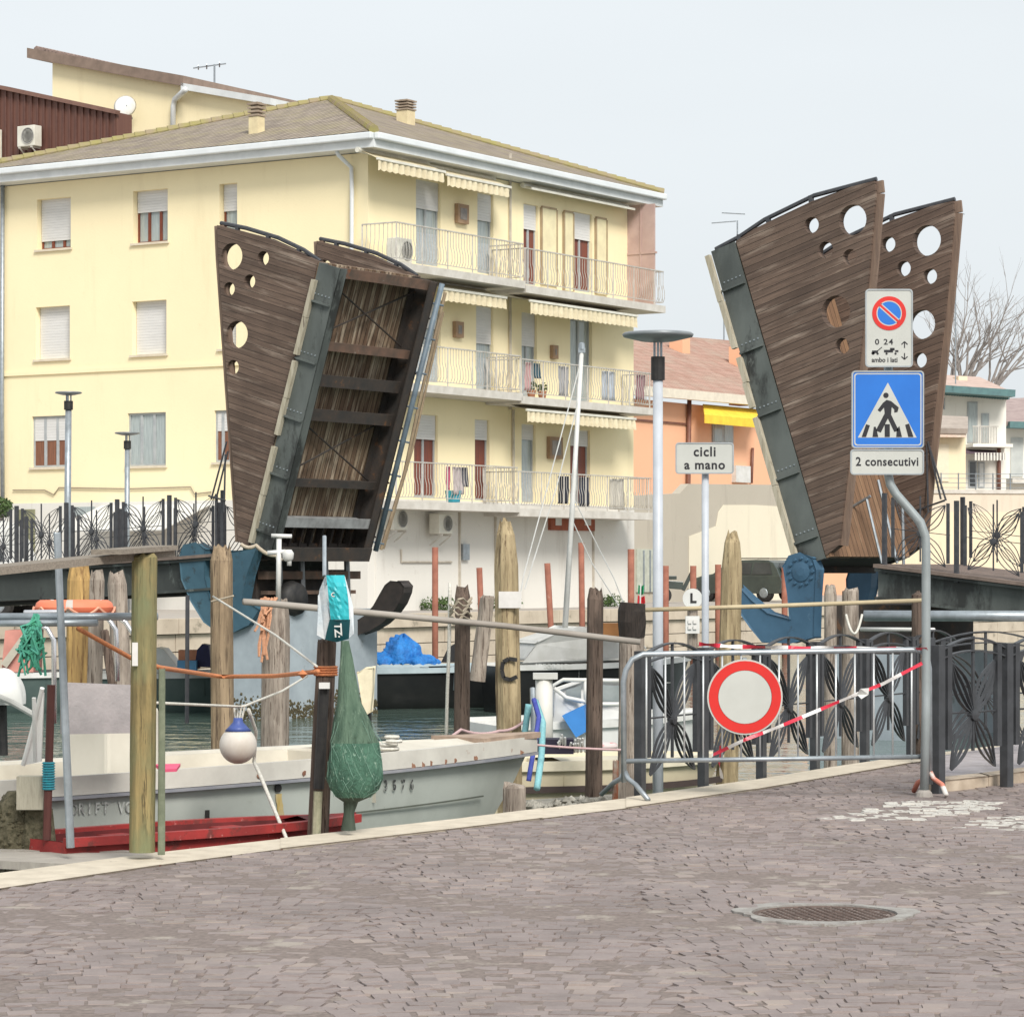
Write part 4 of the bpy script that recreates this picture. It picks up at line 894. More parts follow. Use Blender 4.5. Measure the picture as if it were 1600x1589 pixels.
rect_part(FE2, h2, 'awning', 1452, 1502, 676, 684, .0, .7, mat('salmon awning', (.62, .45, .36), (.7, .6, .5), .8, 9))
FE3 = Fr(P(1590, 700, 160), Vector((.98, .18, 0))); h3, *_ = block('grey_white_house', 'white house with dark gutter and grey shutters cut by the right edge', FE3, 1571, 1720, 900, 668, 8, Mwhiteh)
e = MB(); e.beam(FE3.px(1574, 664, .7), FE3.px(1720, 668, .7), .8, .35); e.build('gutter', MATS['green blue eaves'], h3)
rr = MB(); rr.add([FE3.px(1566, 662, .8), FE3.px(1720, 664, .8), FE3.px(1720, 622, -5), FE3.px(1566, 626, -5)], [(0, 1, 2, 3)]); rr.build('roof', mat('mauve tiles', (.38, .30, .28), (.3, .23, .22), .9, 2), h3, solid=.25)
rect_part(FE3, h3, 'window', 1579, 1598, 684, 745, -.05, .06, mat('pale grey shutter', (.50, .52, .50), (.42, .44, .43), .6, 2)); rect_part(FE3, h3, 'balcony', 1572, 1640, 748, 756, 0, 1, Mconc)
FG = Fr(P(1500, 800, 128), Vector((.985, .17, 0))); gw = T('garden_wall', 'long pale garden wall with a wire fence in front of the white houses', 'wall', FG.px(1400, 940))
MB().fbox(FG, FG.loc(1380, 850)[0], FG.loc(1760, 850)[0], FAR, FG.loc(1500, 768)[1], -.3, 0).build('wall', plaster('pale wall render', (.66, .58, .47), (.45, .39, .31), .6), gw)
MB().fbox(FG, FG.loc(1380, 850)[0], FG.loc(1760, 850)[0], FG.loc(1500, 771)[1], FG.loc(1500, 765)[1], -.35, .06).build('coping', Mconc, gw)
m = MB(); a0 = FG.loc(1390, 800)[0]; a1 = FG.loc(1740, 800)[0]; z0 = FG.loc(1500, 766)[1]
for k in range(14): m.tube([FG.pt(a0+(a1-a0)*k/13, z0, -.1), FG.pt(a0+(a1-a0)*k/13, z0+.75, -.1)], .03, 4)
for k in range(4): m.tube([FG.pt(a0, z0+.2*k+.12, -.1), FG.pt(a1, z0+.2*k+.12, -.1)], .012, 4)
m.build('wire_fence', Mgrey, gw)
MB().fbox(FG, *srt(rect(FG, 1380, 1760, 800, 940)), .02, .05).build('lower_render', plaster('yellowish render', (.76, .66, .48), (.56, .47, .34), .5), gw)
# backing terraces so that no gap opens between the houses
FQ = Fr(P(1200, 800, 190), Vector((.98, .18, 0))); tb, *_ = block('distant_terrace', 'plain pale terrace seen low between the orange and white houses', FQ, 1225, 1460, 920, 700, 8, Mcream)
rr = MB(); rr.add([FQ.px(1215, 700, .6), FQ.px(1470, 702, .6), FQ.px(1470, 668, -5), FQ.px(1215, 668, -5)], [(0, 1, 2, 3)]); rr.build('roof', MATS['pale tiles'], tb, solid=.3)
aerial(1152, 345, 600, 125, 0, 'tall television aerial left of the right bridge leaf', ((-40, 4, -2, 1), (-24, -12, 12, -10)))
aerial(1131, 420, 560, 130, 0, 'second thin aerial on the orange house roof', ((-10, 4, 6, 0),))
aerial(1493, 313, 600, 148, 0, 'very tall thin aerial above the white house', ((-10, 2, 8, 2), (-6, 20, 14, 22)))
# bare tree
tree = T('bare_tree', 'bare leafless tree behind the white house roof at the right', 'tree', P(1500, 900, 175)); br = MB(); tk = MB(); random.seed(21)
def limb(p, d, L, r, dep):
    pts = [p]; n_ = 5; dd = d.copy()
    for k in range(n_):
        dd = (dd+Vector((random.gauss(0, .09), random.gauss(0, .09), random.gauss(.03, .05)))).normalized(); pts.append(pts[-1]+dd*(L/n_))
    (tk if dep == 0 else br).tube(pts, [r*(1-.6*k/n_) for k in range(n_+1)], 5 if dep > 1 else 7)
    if dep >= 4: return
    for k in range(random.choice((2, 3, 3)) if dep else 6):
        i = random.choice((2, 3, 4, 5)); q = pts[i]; s_ = .42 if dep else .34
        nd = (dd+Vector((random.gauss(.45 if dep == 0 else .1, s_), random.gauss(0, s_*.6), random.gauss(.0, .22)))).normalized(); limb(q if dep else pts[-1], nd, (L*random.uniform(.55, .78) if dep else random.uniform(2.8, 4.4)), (r*.62 if dep else .13)*(1-.06*i), dep+1)
for u, tilt in ((1478, .05), (1500, .22), (1528, .5)):
    b = P(u, 640, 175); limb(Vector((b.x, b.y, FAR)), Vector((tilt*.12, 0, 1)).normalized(), b.z-FAR+.8, .26, 0)
Mbark = mat('grey bark', (.30, .27, .25), (.21, .185, .17), .9, 5); tk.build('trunk', Mbark, tree); br.build('branches', Mbark, tree)
# street lamps: pole, collar and a flat disc
def lamp(u, vb, vt, Y, rd, r, label, pole_m, base=None):
    b = base or P(u, vb, Y); tp = P(u, vt, Y); tp.x = b.x+(tp.x-b.x); t = T('street_lamp', label, 'street lamp', b, 'street lamps with flat disc heads')
    hN = rd*.55
    MB().tube([b, Vector((tp.x, tp.y, tp.z-rd*1.25))], [r, r*.88], 12).build('pole', pole_m, t, True)
    MB().tube([Vector((tp.x, tp.y, tp.z-rd*1.25)), Vector((tp.x, tp.y, tp.z-rd*.6))], r*1.25, 12).build('collar', Mblack, t)
    m = MB()
    for k in range(3): a = k*2.1+.5; m.tube([Vector((tp.x+r*.7*math.cos(a), tp.y+r*.7*math.sin(a), tp.z-rd*.62)), Vector((tp.x+r*.7*math.cos(a), tp.y+r*.7*math.sin(a), tp.z-rd*.14))], r*.22, 6)
    m.build('stem_rods', Mgrey, t)
    MB().lathe([(.02, -.20*rd), (rd*.45, -.17*rd), (rd*.96, -.05*rd), (rd, .02*rd), (rd*.94, .07*rd), (rd*.3, .1*rd), (0, .1*rd)], Vector((tp.x, tp.y, tp.z)), 40).build('disc_head', mat('lamp disc', (.26, .28, .29), (.20, .22, .23), .4, 6, metal=.3), t, True)
    return t
Mlamp = mat('pale grey lamp pole', (.50, .53, .57), (.42, .45, .49), .4, 4)
lamp(1028, 1018, 524, 27.5, .335, .052, 'tall grey street lamp with flat disc head rising behind the barrier', Mlamp, Vector((P(1028, 1018, 27.5).x, 27.5, -1.2)))
lamp(107, 955, 614, 61, .28, .075, 'street lamp with tilted disc head before the left windows of the yellow house', Mgrey, Vector((P(104, 955, 61).x, 61, FAR)))
lamp(199, 950, 677, 70, .30, .07, 'shorter street lamp with thin disc head before the grey shuttered window', Mgrey, Vector((P(198, 950, 70).x, 70, FAR)))
# dark car on the far quay
def car(o, fwd, L, W_, Hh, label, m_, name='parked_car', van=False):
    fwd = Vector(fwd).normalized(); sd_ = Vector((fwd.y, -fwd.x, 0)); t = T(name, label, 'van' if van else 'car', o)
    def q(x, y, z): return Vector(o)+fwd*(x*L)+sd_*(y*W_)+Z*(z*Hh)
    prof = [(-.46, .2), (-.495, .34), (-.5, .5), (-.48, .60), (-.44, .78), (-.39, .93), (-.33, .985), (-.2, 1.0), (0, .985), (.09, .94), (.24, .66), (.36, .61), (.45, .54), (.49, .42), (.48, .2)] if not van else [(-.5, .15), (-.5, .9), (-.47, 1), (.22, 1), (.32, .92), (.42, .55), (.49, .5), (.5, .15)]
    b = MB(); rows = []
    for (x, z) in prof:
        ins = .5 if z < .62 else .5-.09*(z-.62)/.38
        rows.append([q(x, -ins, z), q(x, -ins*.94, z+.012), q(x, ins*.94, z+.012), q(x, ins, z)])
    b.sheet(rows); nP = len(prof)
    for j in (0, 3):
        o_ = len(b.v); b.v += [r[j] for r in rows]; 
        for f in tessellate_polygon([[Vector((p[0], p[1], 0)) for p in prof]]): b.f.append([o_+i for i in f])
    b.add([rows[0][0], rows[0][3], rows[-1][3], rows[-1][0]], [(0, 1, 2, 3)]); b.build('body', m_, t, bevel=.03)
    gl = [[(-.40, .66), (-.36, .93), (-.2, .94), (-.19, .66)], [(-.17, .66), (-.17, .94), (.0, .94), (.02, .66)], [(.04, .66), (.03, .93), (.08, .91), (.19, .66)]] if not van else [[(.2, .6), (.2, .9), (.29, .88), (.38, .6)]]
    for s_ in (-1, 1):
        for g_ in gl: MB().prism([q(x, s_*(.505-.09*max(0, (z-.62))/.38), z) for x, z in g_], sd_*(.01*s_), tri=False).build('window', Mglass, t)
    MB().prism([q(-.485, -.38, .66), q(-.485, .38, .66), q(-.432, .36, .93), q(-.432, -.36, .93)], -fwd*.015, tri=False).build('rear_window', Mglass, t)
    for x in (-.31, .31):
        for s_ in (-1, 1):
            w_ = MB(); R_ = .215*Hh if not van else .16*Hh; ax_ = (fwd, Z, sd_*s_); c = q(x, s_*.47, 0)+Z*R_
            w_.lathe([(R_*.6, .04), (R_*.95, .04), (R_, .02), (R_, -.15)], c, 20, ax_); wo = w_.build('wheel', Mblack, t, True)
            MB().lathe([(R_*.62, .03), (R_*.5, .06), (.01, .07)], c, 14, ax_).build('rim', Mgrey, wo)
    for s_ in (-.4, .4): MB().box(q(-.492, s_, .55), .05, .16, .18*Hh, (fwd, sd_, Z)).build('tail_light', mat('red lens', (.4, .03, .02), (.3, .02, .02), .2), t)
    r_ = MB(); 
    for s_ in (-.38, .38): r_.tube([q(-.34, s_, 1.04), q(0, s_, 1.04)], .02, 5)
    r_.build('roof_rail', Mblack, t); return t
cb0 = P(1168, 945, 97); cb0.z = FAR
car(cb0, (-.80, .6, 0), 3.6, 1.6, 1.36, 'dark green grey estate car parked under the patched yard wall', mat('dark car paint', (.055, .07, .062), (.04, .05, .046), .25, 2, spec=.7))
vb = P(-48, 900, 62); vb.z = FAR; car(vb, (.98, -.2, 0), 3.0, 1.7, 2.05, 'white van at the left edge beyond the balustrade', Mwhite, 'parked_van', True)
# hedge plant at the left edge
def leaves(t, c, rx, ry, rz, n_, sz, m_, name='foliage'):
    m = MB()
    for k in range(n_):
        while True:
            p = Vector((random.uniform(-1, 1), random.uniform(-1, 1), random.uniform(-1, 1)))
            if p.length < 1: break
        q = Vector(c)+Vector((p.x*rx, p.y*ry, p.z*rz)); a = Vector((random.gauss(0, 1), random.gauss(0, 1), random.gauss(0, 1))).normalized(); b = a.orthogonal().normalized(); s_ = sz*random.uniform(.6, 1.3)
        m.add([q-a*s_, q+b*s_*.5, q+a*s_, q-b*s_*.5], [(0, 1, 2, 3)])
    return m.build(name, m_, t)
Mleaf = mat('green leaves', (.07, .12, .03), (.04, .07, .02), .6, 9)
pc = P(2, 793, 68); pl0 = T('shrub', 'green shrub rising behind the white van at the left edge', 'shrub', Vector((pc.x, pc.y, FAR))); MB().tube([Vector((pc.x, pc.y, FAR)), pc], .06, 6).build('trunk', Mbark, pl0); leaves(pl0, pc, .28, .4, .24, 500, .05, Mleaf)
wd_ = [(687, 942), (700, 948), (763, 944), (800, 948), (950, 950), (960, 948), (672, 950)]
for u, v in wd_:
    b = FRt.px(u, v, .25); b.z = FAR; t = T('weed_tuft', 'small green weed tuft at the foot of the yellow house wall', 'weed', b, 'weeds along the house wall')
    leaves(t, b+Z*.16, .28, .15, .2, 130, .05, Mleaf)
# rust red mooring stakes on the far bank
Mrustp = mat('rust red paint', (.33, .13, .085), (.24, .09, .06), .8, 5, bump=.3, spots=[((.4, .3, .25), 6, .66)])
random.seed(3)
for u, v0, v1, Y, du, lab in ((680, 855, 1020, 62, 0, 'rust red mooring stake beside the blue tarpaulin'), (749, 887, 1015, 64, 5, 'rust red mooring stake left of the big yellow piling'), (855, 880, 1022, 64, 8, 'leaning rust red mooring stake left of the white mast'), (908, 848, 1000, 66, 2, 'tall rust red mooring stake right of the white mast'),
                       (986, 858, 960, 70, 0, 'rust red mooring stake before the pale green gate'), (1040, 884, 985, 72, 0, 'rust red mooring stake right of the tall grey lamp'), (1083, 884, 960, 75, 0, 'short rust red stake behind the clock shaped sign'), (1122, 882, 950, 78, 0, 'short rust red stake behind the pointed yellow piling'), (1226, 886, 945, 80, 0, 'short rust red stake behind the blue rocker arm')):
    p1, p0 = P(u, v0, Y), P(u+du, v1, Y); p0 = p1+(p0-p1)*((p1.z-WATER+.8)/(p1.z-p0.z))
    tag(MB().tube([p0, p1], .065 if Y < 68 else .08, 8, jit=.05).build('mooring_stake', Mrustp, None, True), lab, 'mooring stake', 'rust red mooring stakes')
# ------------------------------------------------------------------ mooring pilings
random.seed(9)
Wgold = wood_mat('golden piling wood', (.45, .36, .22), (.34, .265, .155), (.16, .115, .07), 12)
Wbrown = wood_mat('brown piling wood', (.36, .27, .175), (.27, .20, .13), (.12, .085, .06), 13)
Wgrey = wood_mat('silver grey wood', (.40, .345, .29), (.29, .24, .20), (.12, .09, .07), 14)
Wdark = wood_mat('dark weathered wood', (.17, .125, .10), (.11, .085, .07), (.05, .035, .028), 14)
Wgreen = wood_mat('algae green piling wood', (.34, .26, .12), (.25, .20, .10), (.12, .095, .05), 12, (.205, .215, .115))
Worange = wood_mat('orange stained wood', (.56, .36, .14), (.42, .27, .12), (.2, .11, .05), 10)
PG = 'timber mooring pilings'
def pile(top, bot, wpx, Y, m_, label, style='flat', name='mooring_piling', group=PG, sink=True, taper=.94, cat='piling', Y1=None):
    a = P(top[0], top[1], Y); b = P(bot[0], bot[1], Y1 or Y); r = wpx/2*Y/F
    if sink: b = b+(b-a)*((1.0+b.z+1.2)/max(.3, (a.z-b.z))) if b.z > -1.4 else b
    n_ = 9; pts = []; rr = []; ax_ = (a-b)
    for k in range(n_+1):
        f = k/n_; pts.append(b+ax_*f); rr.append(r*(1.06-(1.06-taper)*f)*random.uniform(.98, 1.02))
    pts.pop(); rr.pop()
    if style == 'point': pts += [a-ax_.normalized()*(r*3.4), a-ax_.normalized()*(r*1.1), a]; rr += [r*taper, r*.72, r*.42]
    elif style == 'chamfer': pts += [a-ax_.normalized()*(r*1.2), a]; rr += [r*taper, r*.72]
    else: pts += [a-ax_.normalized()*(r*.25), a]; rr += [r*taper, r*.86]
    m = MB().tube(pts, rr, 16); gv = [random.uniform(-.07, .07) for _ in range(16)]
    for i_, p_ in enumerate(pts):
        for k in range(16): q_ = m.v[i_*16+k]; m.v[i_*16+k] = p_+(q_-p_)*(1+gv[k]+random.uniform(-.02, .02))+(Vector((0, 0, random.uniform(-.5, .3)*r)) if i_ == len(pts)-1 else Vector())
    return tag(m.build(name, m_), label, cat, group)
pile((790, 813), (796, 1170), 41, 26, Wgold, 'big yellow piling with tapered top, paper notice and black painted mark', 'point')
pile((723, 916), (722, 1172), 26, 27, Wdark, 'dark brown piling with white mooring line left of the big yellow one', 'chamfer')
pile((930, 920), (928, 1178), 27, 27, Wdark, 'dark brown piling between the big yellow one and the black topped one', 'chamfer')
pile((345, 853), (347, 1185), 38, 24, Wbrown, 'brown piling behind the hanging white buoy, tied with pale cord', 'chamfer')
pile((432, 940), (429, 1188), 44, 25, Wgrey, 'silver grey piling with frayed orange rope draped on its top', 'chamfer')
pile((1145, 830), (1141, 1010), 33, 29, Wgold, 'yellow piling with pointed head above the barrier', 'point')
pile((762, 932), (746, 1064), 24, 29, Wgrey, 'short leaning weathered timber beside the big yellow piling', 'flat', sink=False)
bt = pile((988, 948), (986, 1210), 40, 25.5, Wgrey, 'stout grey piling with black tarred top left of the lamp', 'flat')
m = MB(); m.tube([P(987, 995, 25.5), P(987, 972, 25.5), P(988, 955, 25.5), P(989, 942, 25.5)], [.118, .128, .122, .105], 12, jit=.08); m.build('tarred_top', mat('tar', (.018, .014, .012), (.04, .03, .024), .8, 20, (5, 5, .5), bump=.6), bt)
pile((1297, 915), (1297, 1010), 21, 33, Wgrey, 'slim grey piling right of the blue rocker arm', 'chamfer')
pile((1329, 920), (1329, 1010), 27, 33, Wgrey, 'grey piling with a loop of white rope under the blue arm', 'flat')
pile((1438, 926), (1438, 1012), 28, 28, Wdark, 'dark topped piling right behind the sign post', 'flat')
pile((124, 884), (122, 1110), 38, 24, Worange, 'orange stained round topped piling behind the life ring', 'chamfer')
pile((152, 892), (148, 1068), 24, 23.5, Wgrey, 'narrow grey plank piling behind the life ring', 'chamfer')
pile((182, 894), (190, 1070), 32, 23, Wgrey, 'wide grey plank piling leaning behind the stainless rail', 'chamfer')
pile((163, 985), (176, 1070), 14, 22.5, Wdark, 'dark diagonal brace between the grey plank pilings', 'flat', sink=False)
gp_ = pile((226, 866), (222, 1331), 38, 17.75, Wgreen, 'thick green stained post at the quay edge carrying the plank rail', 'flat', sink=False, taper=1.02)
pile((253, 1045), (252, 1335), 11, 17.7, mat('mossy pole', (.20, .22, .15), (.13, .15, .1), .8, 9, bump=.4), 'thin mossy pole right beside the thick green post', 'flat', 'mooring_pole', sink=False)
dk = pile((511, 1000), (497, 1304), 33, 19.6, Wdark, 'dark quay post under the teal bag with a black rubber strip', 'flat', sink=False)
MB().tube([P(506, 1075, 19.45), P(498, 1232, 19.45)], .036, 8).build('rubber_strip', Mblack, dk)
MB().box(P(507, 1071, 19.4), .07, .05, .04).build('cap', Mwhite, dk)
MB().tube([P(497, 1236, 19.46), P(494, 1304, 19.46)], .03, 8).build('lichen_batten', mat('lichen wood', (.36, .34, .24), (.24, .24, .16), .9, 20), dk)
nt_ = MB(); nt_.box(P(797, 937, 25.86), .20, .012, .145); nt_.build('notice', mat('grey paper', (.68, .66, .63), (.6, .58, .55), .8, 12), bpy.data.objects['mooring_piling'])
mk_ = MB(); c_ = [(808, 1031), (795, 1029), (786, 1034), (784, 1047), (787, 1059), (797, 1062), (808, 1057)]
for p, q in zip(c_, c_[1:]): mk_.beam(P(p[0], p[1], 25.865), P(q[0], q[1], 25.865), .012, .035)
mk_.build('painted_mark', Mblack, bpy.data.objects['mooring_piling'])
pile((803, 1226), (803, 1280), 38, 21.9, Wgrey, 'short pale grey stump just outside the quay kerb', 'flat', 'mooring_stump', sink=True)
rs = pile((962, 1188), (961, 1256), 10, 22.6, mat('rust and white post', (.42, .36, .3), (.28, .1, .05), .85, 9, (1, 1, .5), lo=.4, hi=.55), 'short rusty white post left of the barrier foot', 'flat', 'mooring_post', sink=True)
mp_ = pile((89, 832), (110, 1324), 12.5, 18.1, Mgrey, 'tall slightly leaning grey steel pole on the jetty', 'flat', 'steel_pole', sink=False)
rp_ = T('stake', 'dark red stake wrapped in turquoise cord at the jetty', 'stake', P(72, 1312, 18.6)); MB().tube([P(80, 1070, 18.6), P(73, 1312, 18.6)], .026, 8).build('shaft', mat('oxblood paint', (.11, .035, .028), (.08, .03, .025), .7, 6), rp_)
m = MB()
for k in range(11): m.lathe([(.036, -.007), (.043, 0), (.036, .007)], P(76-.0*k, 1192+k*4, 18.6), 10)
m.build('cord_wrap', mat('turquoise cord', (.03, .30, .36), (.05, .2, .26), .8, 30), rp_)
bs_ = T('barnacled_stump', 'dark mussel covered stump with a square grey block at the bottom left', 'stump', P(30, 1318, 18.9)); m = MB(); m.lathe([(.10, -.3), (.14, .0), (.15, .12), (.12, .25), (.06, .33)], P(26, 1316, 18.9), 14)
for k in range(260): 
    a = random.uniform(0, 6.3); h_ = random.uniform(-.2, .3); m.lathe([(.001, -.02), (.018, 0), (.001, .022)], P(26, 1316, 18.9)+Vector((.14*math.cos(a), .14*math.sin(a), h_)), 4)
m.lathe([(.08, -.3), (.12, .0), (.10, .2)], P(58, 1312, 18.85), 12); m.build('shell_crust', mat('mussel crust', (.06, .055, .03), (.16, .14, .09), .9, 30, bump=.7), bs_)
MB().box(P(49, 1238, 18.7), .17, .12, .21).build('block', mat('beige wrapped block', (.45, .42, .33), (.36, .33, .26), .9, 20, (4, 4, .5), bump=.3), bs_)
# ------------------------------------------------------------------ jetty, rails, plank
jt = T('jetty', 'low jetty of worn grey boards beside the quay at the bottom left', 'jetty', Vector((-3.2, 17.6, -.1)))
qa = [G(-90, 1318, -.03), G(242, 1333, -.03), G(120, 1352, -.03), G(-90, 1362, -.03)]
m = MB()
ed = [(G(-90, 1320, -.03), G(120, 1323, -.03)), (G(-90, 1327, -.03), G(245, 1331, -.03)), (G(-90, 1329, -.03), G(246, 1333, -.03)), (G(-90, 1340, -.03), G(140, 1351, -.03))]
for (a, b), (c, d) in ((ed[0], ed[1]), (ed[2], ed[3])): m.prism([a-Z*.05, b-Z*.05, d-Z*.05, c-Z*.05], Z*.05, tri=False)
m.build('board', mat('grey jetty board', (.40, .37, .32), (.30, .27, .24), .9, 5, (1, 6, 1), bump=.4, spots=[((.5, .46, .4), 5, .62)]), jt)
MB().tube([G(-90, 1352, -.12), G(125, 1360, -.14)], .05, 10).build('log', Wgrey, jt); MB().tube([Vector((-3.4, 17.3, -2)), Vector((-3.4, 17.3, -.1))], .08, 8).build('leg', Wdark, jt)
pr_ = T('plank_rail', 'long weathered plank laid across the top of the green post', 'plank', P(130, 880, 17.4))
m = MB(); a, b = P(-60, 896, 16.6), P(250, 864, 18.1); m.beam(a, b, .24, .045); m.build('plank', mat('old plank', (.30, .26, .21), (.20, .17, .14), .9, 9, (.6, 9, 9), bump=.5), pr_)
m = MB(); a, b = P(165, 868, 17.4), P(256, 861, 18.05); m.beam(a+Z*.02, b+Z*.02, .2, .03); m.build('batten', MATS['old plank'], pr_)
for v, r, u1, lab in ((964, .024, 246, 'upper grey steel handrail bar tied to the green post'), (974, .022, 152, 'lower grey steel handrail bar behind the tall steel pole')):
    tag(MB().tube([P(-60, v, 18.4), P(u1, v-1, 18.2)], r, 8).build('handrail_bar', Mgrey, None, True), lab, 'handrail')
MB().box(P(211, 1022, 17.66), .034, .008, .14).build('pale_notice', MATS['grey paper'], gp_)
tag(MB().tube([P(380, 940, 23.4), P(420, 943, 23.5), P(560, 956, 24), P(790, 978, 24.9), P(1000, 1003, 25)], [.026, .027, .027, .026, .026], 8).build('long_pole', mat('grey brown pole', (.36, .33, .29), (.26, .23, .2), .7, 1.2, (1, 1, 1), bump=.2), None, True), 'long grey pole lashed across the pilings from the grey piling to the tarred one', 'pole')
tag(MB().tube([P(1000, 953, 26.5), P(1200, 947, 27), P(1440, 938, 27.6)], .02, 8).build('thin_pole', mat('straw pole', (.50, .42, .27), (.38, .31, .2), .8, 3), None, True), 'thin straw coloured pole crossing in front of the blue rocker arm', 'pole')
for u0, u1, v, r, Y, lab in ((1350, 1700, 963, .055, 30, 'thick grey steel pipe rail behind the sign post'), (1345, 1460, 984, .02, 29, 'thin white rail below the thick grey pipe')):
    tag(MB().tube([P(u0, v-1, Y), P(u1, v, Y-.6)], r, 10).build('pipe_rail', Mgrey if r > .03 else Mwhite, None, True), lab, 'pipe')
# ------------------------------------------------------------------ ropes, fender, bags
def rope(pts, r, m_, label, name='mooring_rope', sag=0, n_=24, grp=None):
    q = [P(*p) for p in pts]; out = []
    for i in range(len(q)-1):
        for k in range(n_):
            f = k/n_; out.append(q[i].lerp(q[i+1], f)-Z*(sag*4*f*(1-f)))
    out.append(q[-1]); return tag(MB().tube(out, r, 6).build(name, m_, None, True), label, 'rope')
Morope = mat('orange rope', (.62, .24, .10), (.46, .17, .08), .9, 60, bump=.6, bscale=90); Mwrope = mat('white rope', (.68, .66, .60), (.5, .48, .42), .9, 60, bump=.5, bscale=90); Mtan = mat('tan cord', (.48, .42, .32), (.36, .3, .23), .9, 50)
rope([(122, 982, 18.3), (160, 1003, 18.6), (205, 1028, 18.9), (250, 1043, 19.2), (345, 1057, 22.9), (430, 1056, 22), (497, 1049, 19.3)], .016, Morope, 'orange mooring rope sagging from the steel pole to the dark quay post', n_=5)
m = MB(); 
for k in range(4): m.lathe([(.075, -.008), (.084, 0), (.075, .008)], P(509, 1042+k*4, 19.6), 14)
m.lathe([(.001, -.03), (.035, 0), (.001, .03)], P(473, 1053, 19.5), 8); tag(m.build('rope_coil', Morope), 'turns of orange rope wound round the dark quay post', 'rope')
m = MB(); random.seed(31)
for k in range(16):
    u = 418+random.uniform(-7, 14); p = [P(u+random.uniform(-4, 4), 936+random.uniform(-4, 5), 24.8)]
    L = random.uniform(20, 60) if k < 11 else random.uniform(80, 98)
    for j in range(1, 6): p.append(P(u-12*j/5*(k % 3)*.6+random.uniform(-2.5, 2.5), 938+L*j/5, 24.75-.02*j))
    m.tube(p, .011, 5)
tag(m.build('rope_bundle', mat('faded orange rope', (.56, .30, .18), (.42, .21, .12), .9, 50)), 'frayed bundle of faded orange rope draped on the silver grey piling', 'rope')
rope([(330, 940, 23.8), (365, 931, 23.7)], .008, Mtan, 'pale cord tied round the brown piling', sag=-.0)
rope([(333, 932, 23.6), (430, 992, 21.5), (495, 1041, 19.4)], .009, Mwrope, 'thin white line slanting from the brown piling to the dark quay post', n_=6)
rope([(245, 1098, 18.2), (375, 1104, 20), (382, 1103, 20), (440, 1080, 22), (480, 1056, 24)], .009, Mwrope, 'thin pink white line carrying the hanging buoy', n_=5)
rope([(388, 1108, 20), (400, 1143, 20.2), (397, 1190, 20.4), (404, 1205, 20.2), (455, 1328, 19.35)], .013, Mwrope, 'white rope running from the buoy down towards the red boat', n_=4)
rope([(645, 1175, 23), (720, 1140, 25), (780, 1142, 25.6), (822, 1124, 26)], .014, mat('pink line', (.6, .42, .42), (.5, .34, .34), .9, 50), 'pink mooring line slung round the big yellow piling', n_=6, sag=.03)
rope([(700, 1167, 23.5), (770, 1155, 24.5), (830, 1163, 25), (1000, 1172, 25.5)], .010, MATS['pink line'], 'second pink line running along the cream boat deck', n_=6, sag=.01)
rope([(703, 910, 26.8), (702, 1000, 26.8), (699, 1080, 26.9), (697, 1160, 27)], .016, Mwrope, 'white rope hanging straight down beside the dark brown piling', n_=4)
m = MB()
for k in range(6): m.tube([P(702+j*7, 944+6*math.sin(j*1.9+k)+k*6+j*-2, 26.8-.15*math.sin(j*.8)) for j in range(6)], .010, 5)
tag(m.build('rope_lashing', Mtan), 'pale tan lashing tied round the dark brown piling above the pole', 'rope')
rope([(1322, 960, 32.8), (1335, 990, 32.6), (1347, 960, 32.8)], .014, Mwrope, 'loop of white rope hanging on the grey piling under the blue arm', sag=.05, n_=8)
rope([(376, 850, 30), (400, 852, 30), (432, 868, 30), (440, 872, 30)], .02, Mtan, 'pale rope hanging at the root of the left bridge leaf', n_=6, sag=.03)
# ball fender
fd = T('ball_fender', 'grubby white ball buoy with blue neck hanging over the white boat', 'buoy', P(372, 1194, 20)); fc = P(372, 1164, 20); R_ = .128
MB().lathe([(R_*math.sin(math.pi*k/14), -R_*math.cos(math.pi*k/14)) for k in range(1, 13)]+[(.0, R_*.95)], fc, 24).build('ball', mat('grubby white vinyl', (.66, .63, .58), (.50, .45, .39), .5, 3, (1, 1, .6)), fd, True)
MB().lathe([(R_*.72, R_*.76), (R_*.5, R_*.98), (.035, R_*1.22), (.03, R_*1.45), (0, R_*1.45)], fc, 20).build('neck', mat('blue vinyl', (.06, .10, .32), (.05, .08, .24), .45, 4), fd, True)
m = MB()
for du in (-9, -3, 3, 9): m.tube([P(372+du*.4, 1133, 20), P(374+du*.9, 1105, 20)], .007, 5)
m.build('cords', Mwrope, fd)
# carrier bag on the dark post
bg_ = T('carrier_bag', 'teal and white insulated bag slung over the dark quay post', 'bag', P(524, 1000, 19.4)); S_ = 19.35
W4 = [P(508, 900, S_), P(499, 922, S_+.02), P(495, 992, S_+.03), P(507, 999, S_), P(515, 968, S_-.05), P(505, 908, S_-.03)]
m = MB(); m.add(W4+[p+Vector((.02, .16, 0)) for p in W4], [(0, 1, 2, 3, 4, 5), (1, 0, 6, 7), (2, 1, 7, 8), (3, 2, 8, 9)]); E4 = [P(539, 900, S_), P(552, 948, S_+.04), P(553, 990, S_+.04), P(545, 997, S_), P(546, 968, S_-.05), P(537, 905, S_-.03)]
m.add(E4+[p+Vector((-.02, .16, 0)) for p in E4], [(5, 4, 3, 2, 1, 0), (0, 1, 7, 6), (1, 2, 8, 7)]); m.add([P(495, 992, S_+.03), P(553, 990, S_+.04), P(552, 948, S_+.2), P(497, 930, S_+.2), P(524, 898, S_+.12)], [(0, 1, 2, 4, 3)])
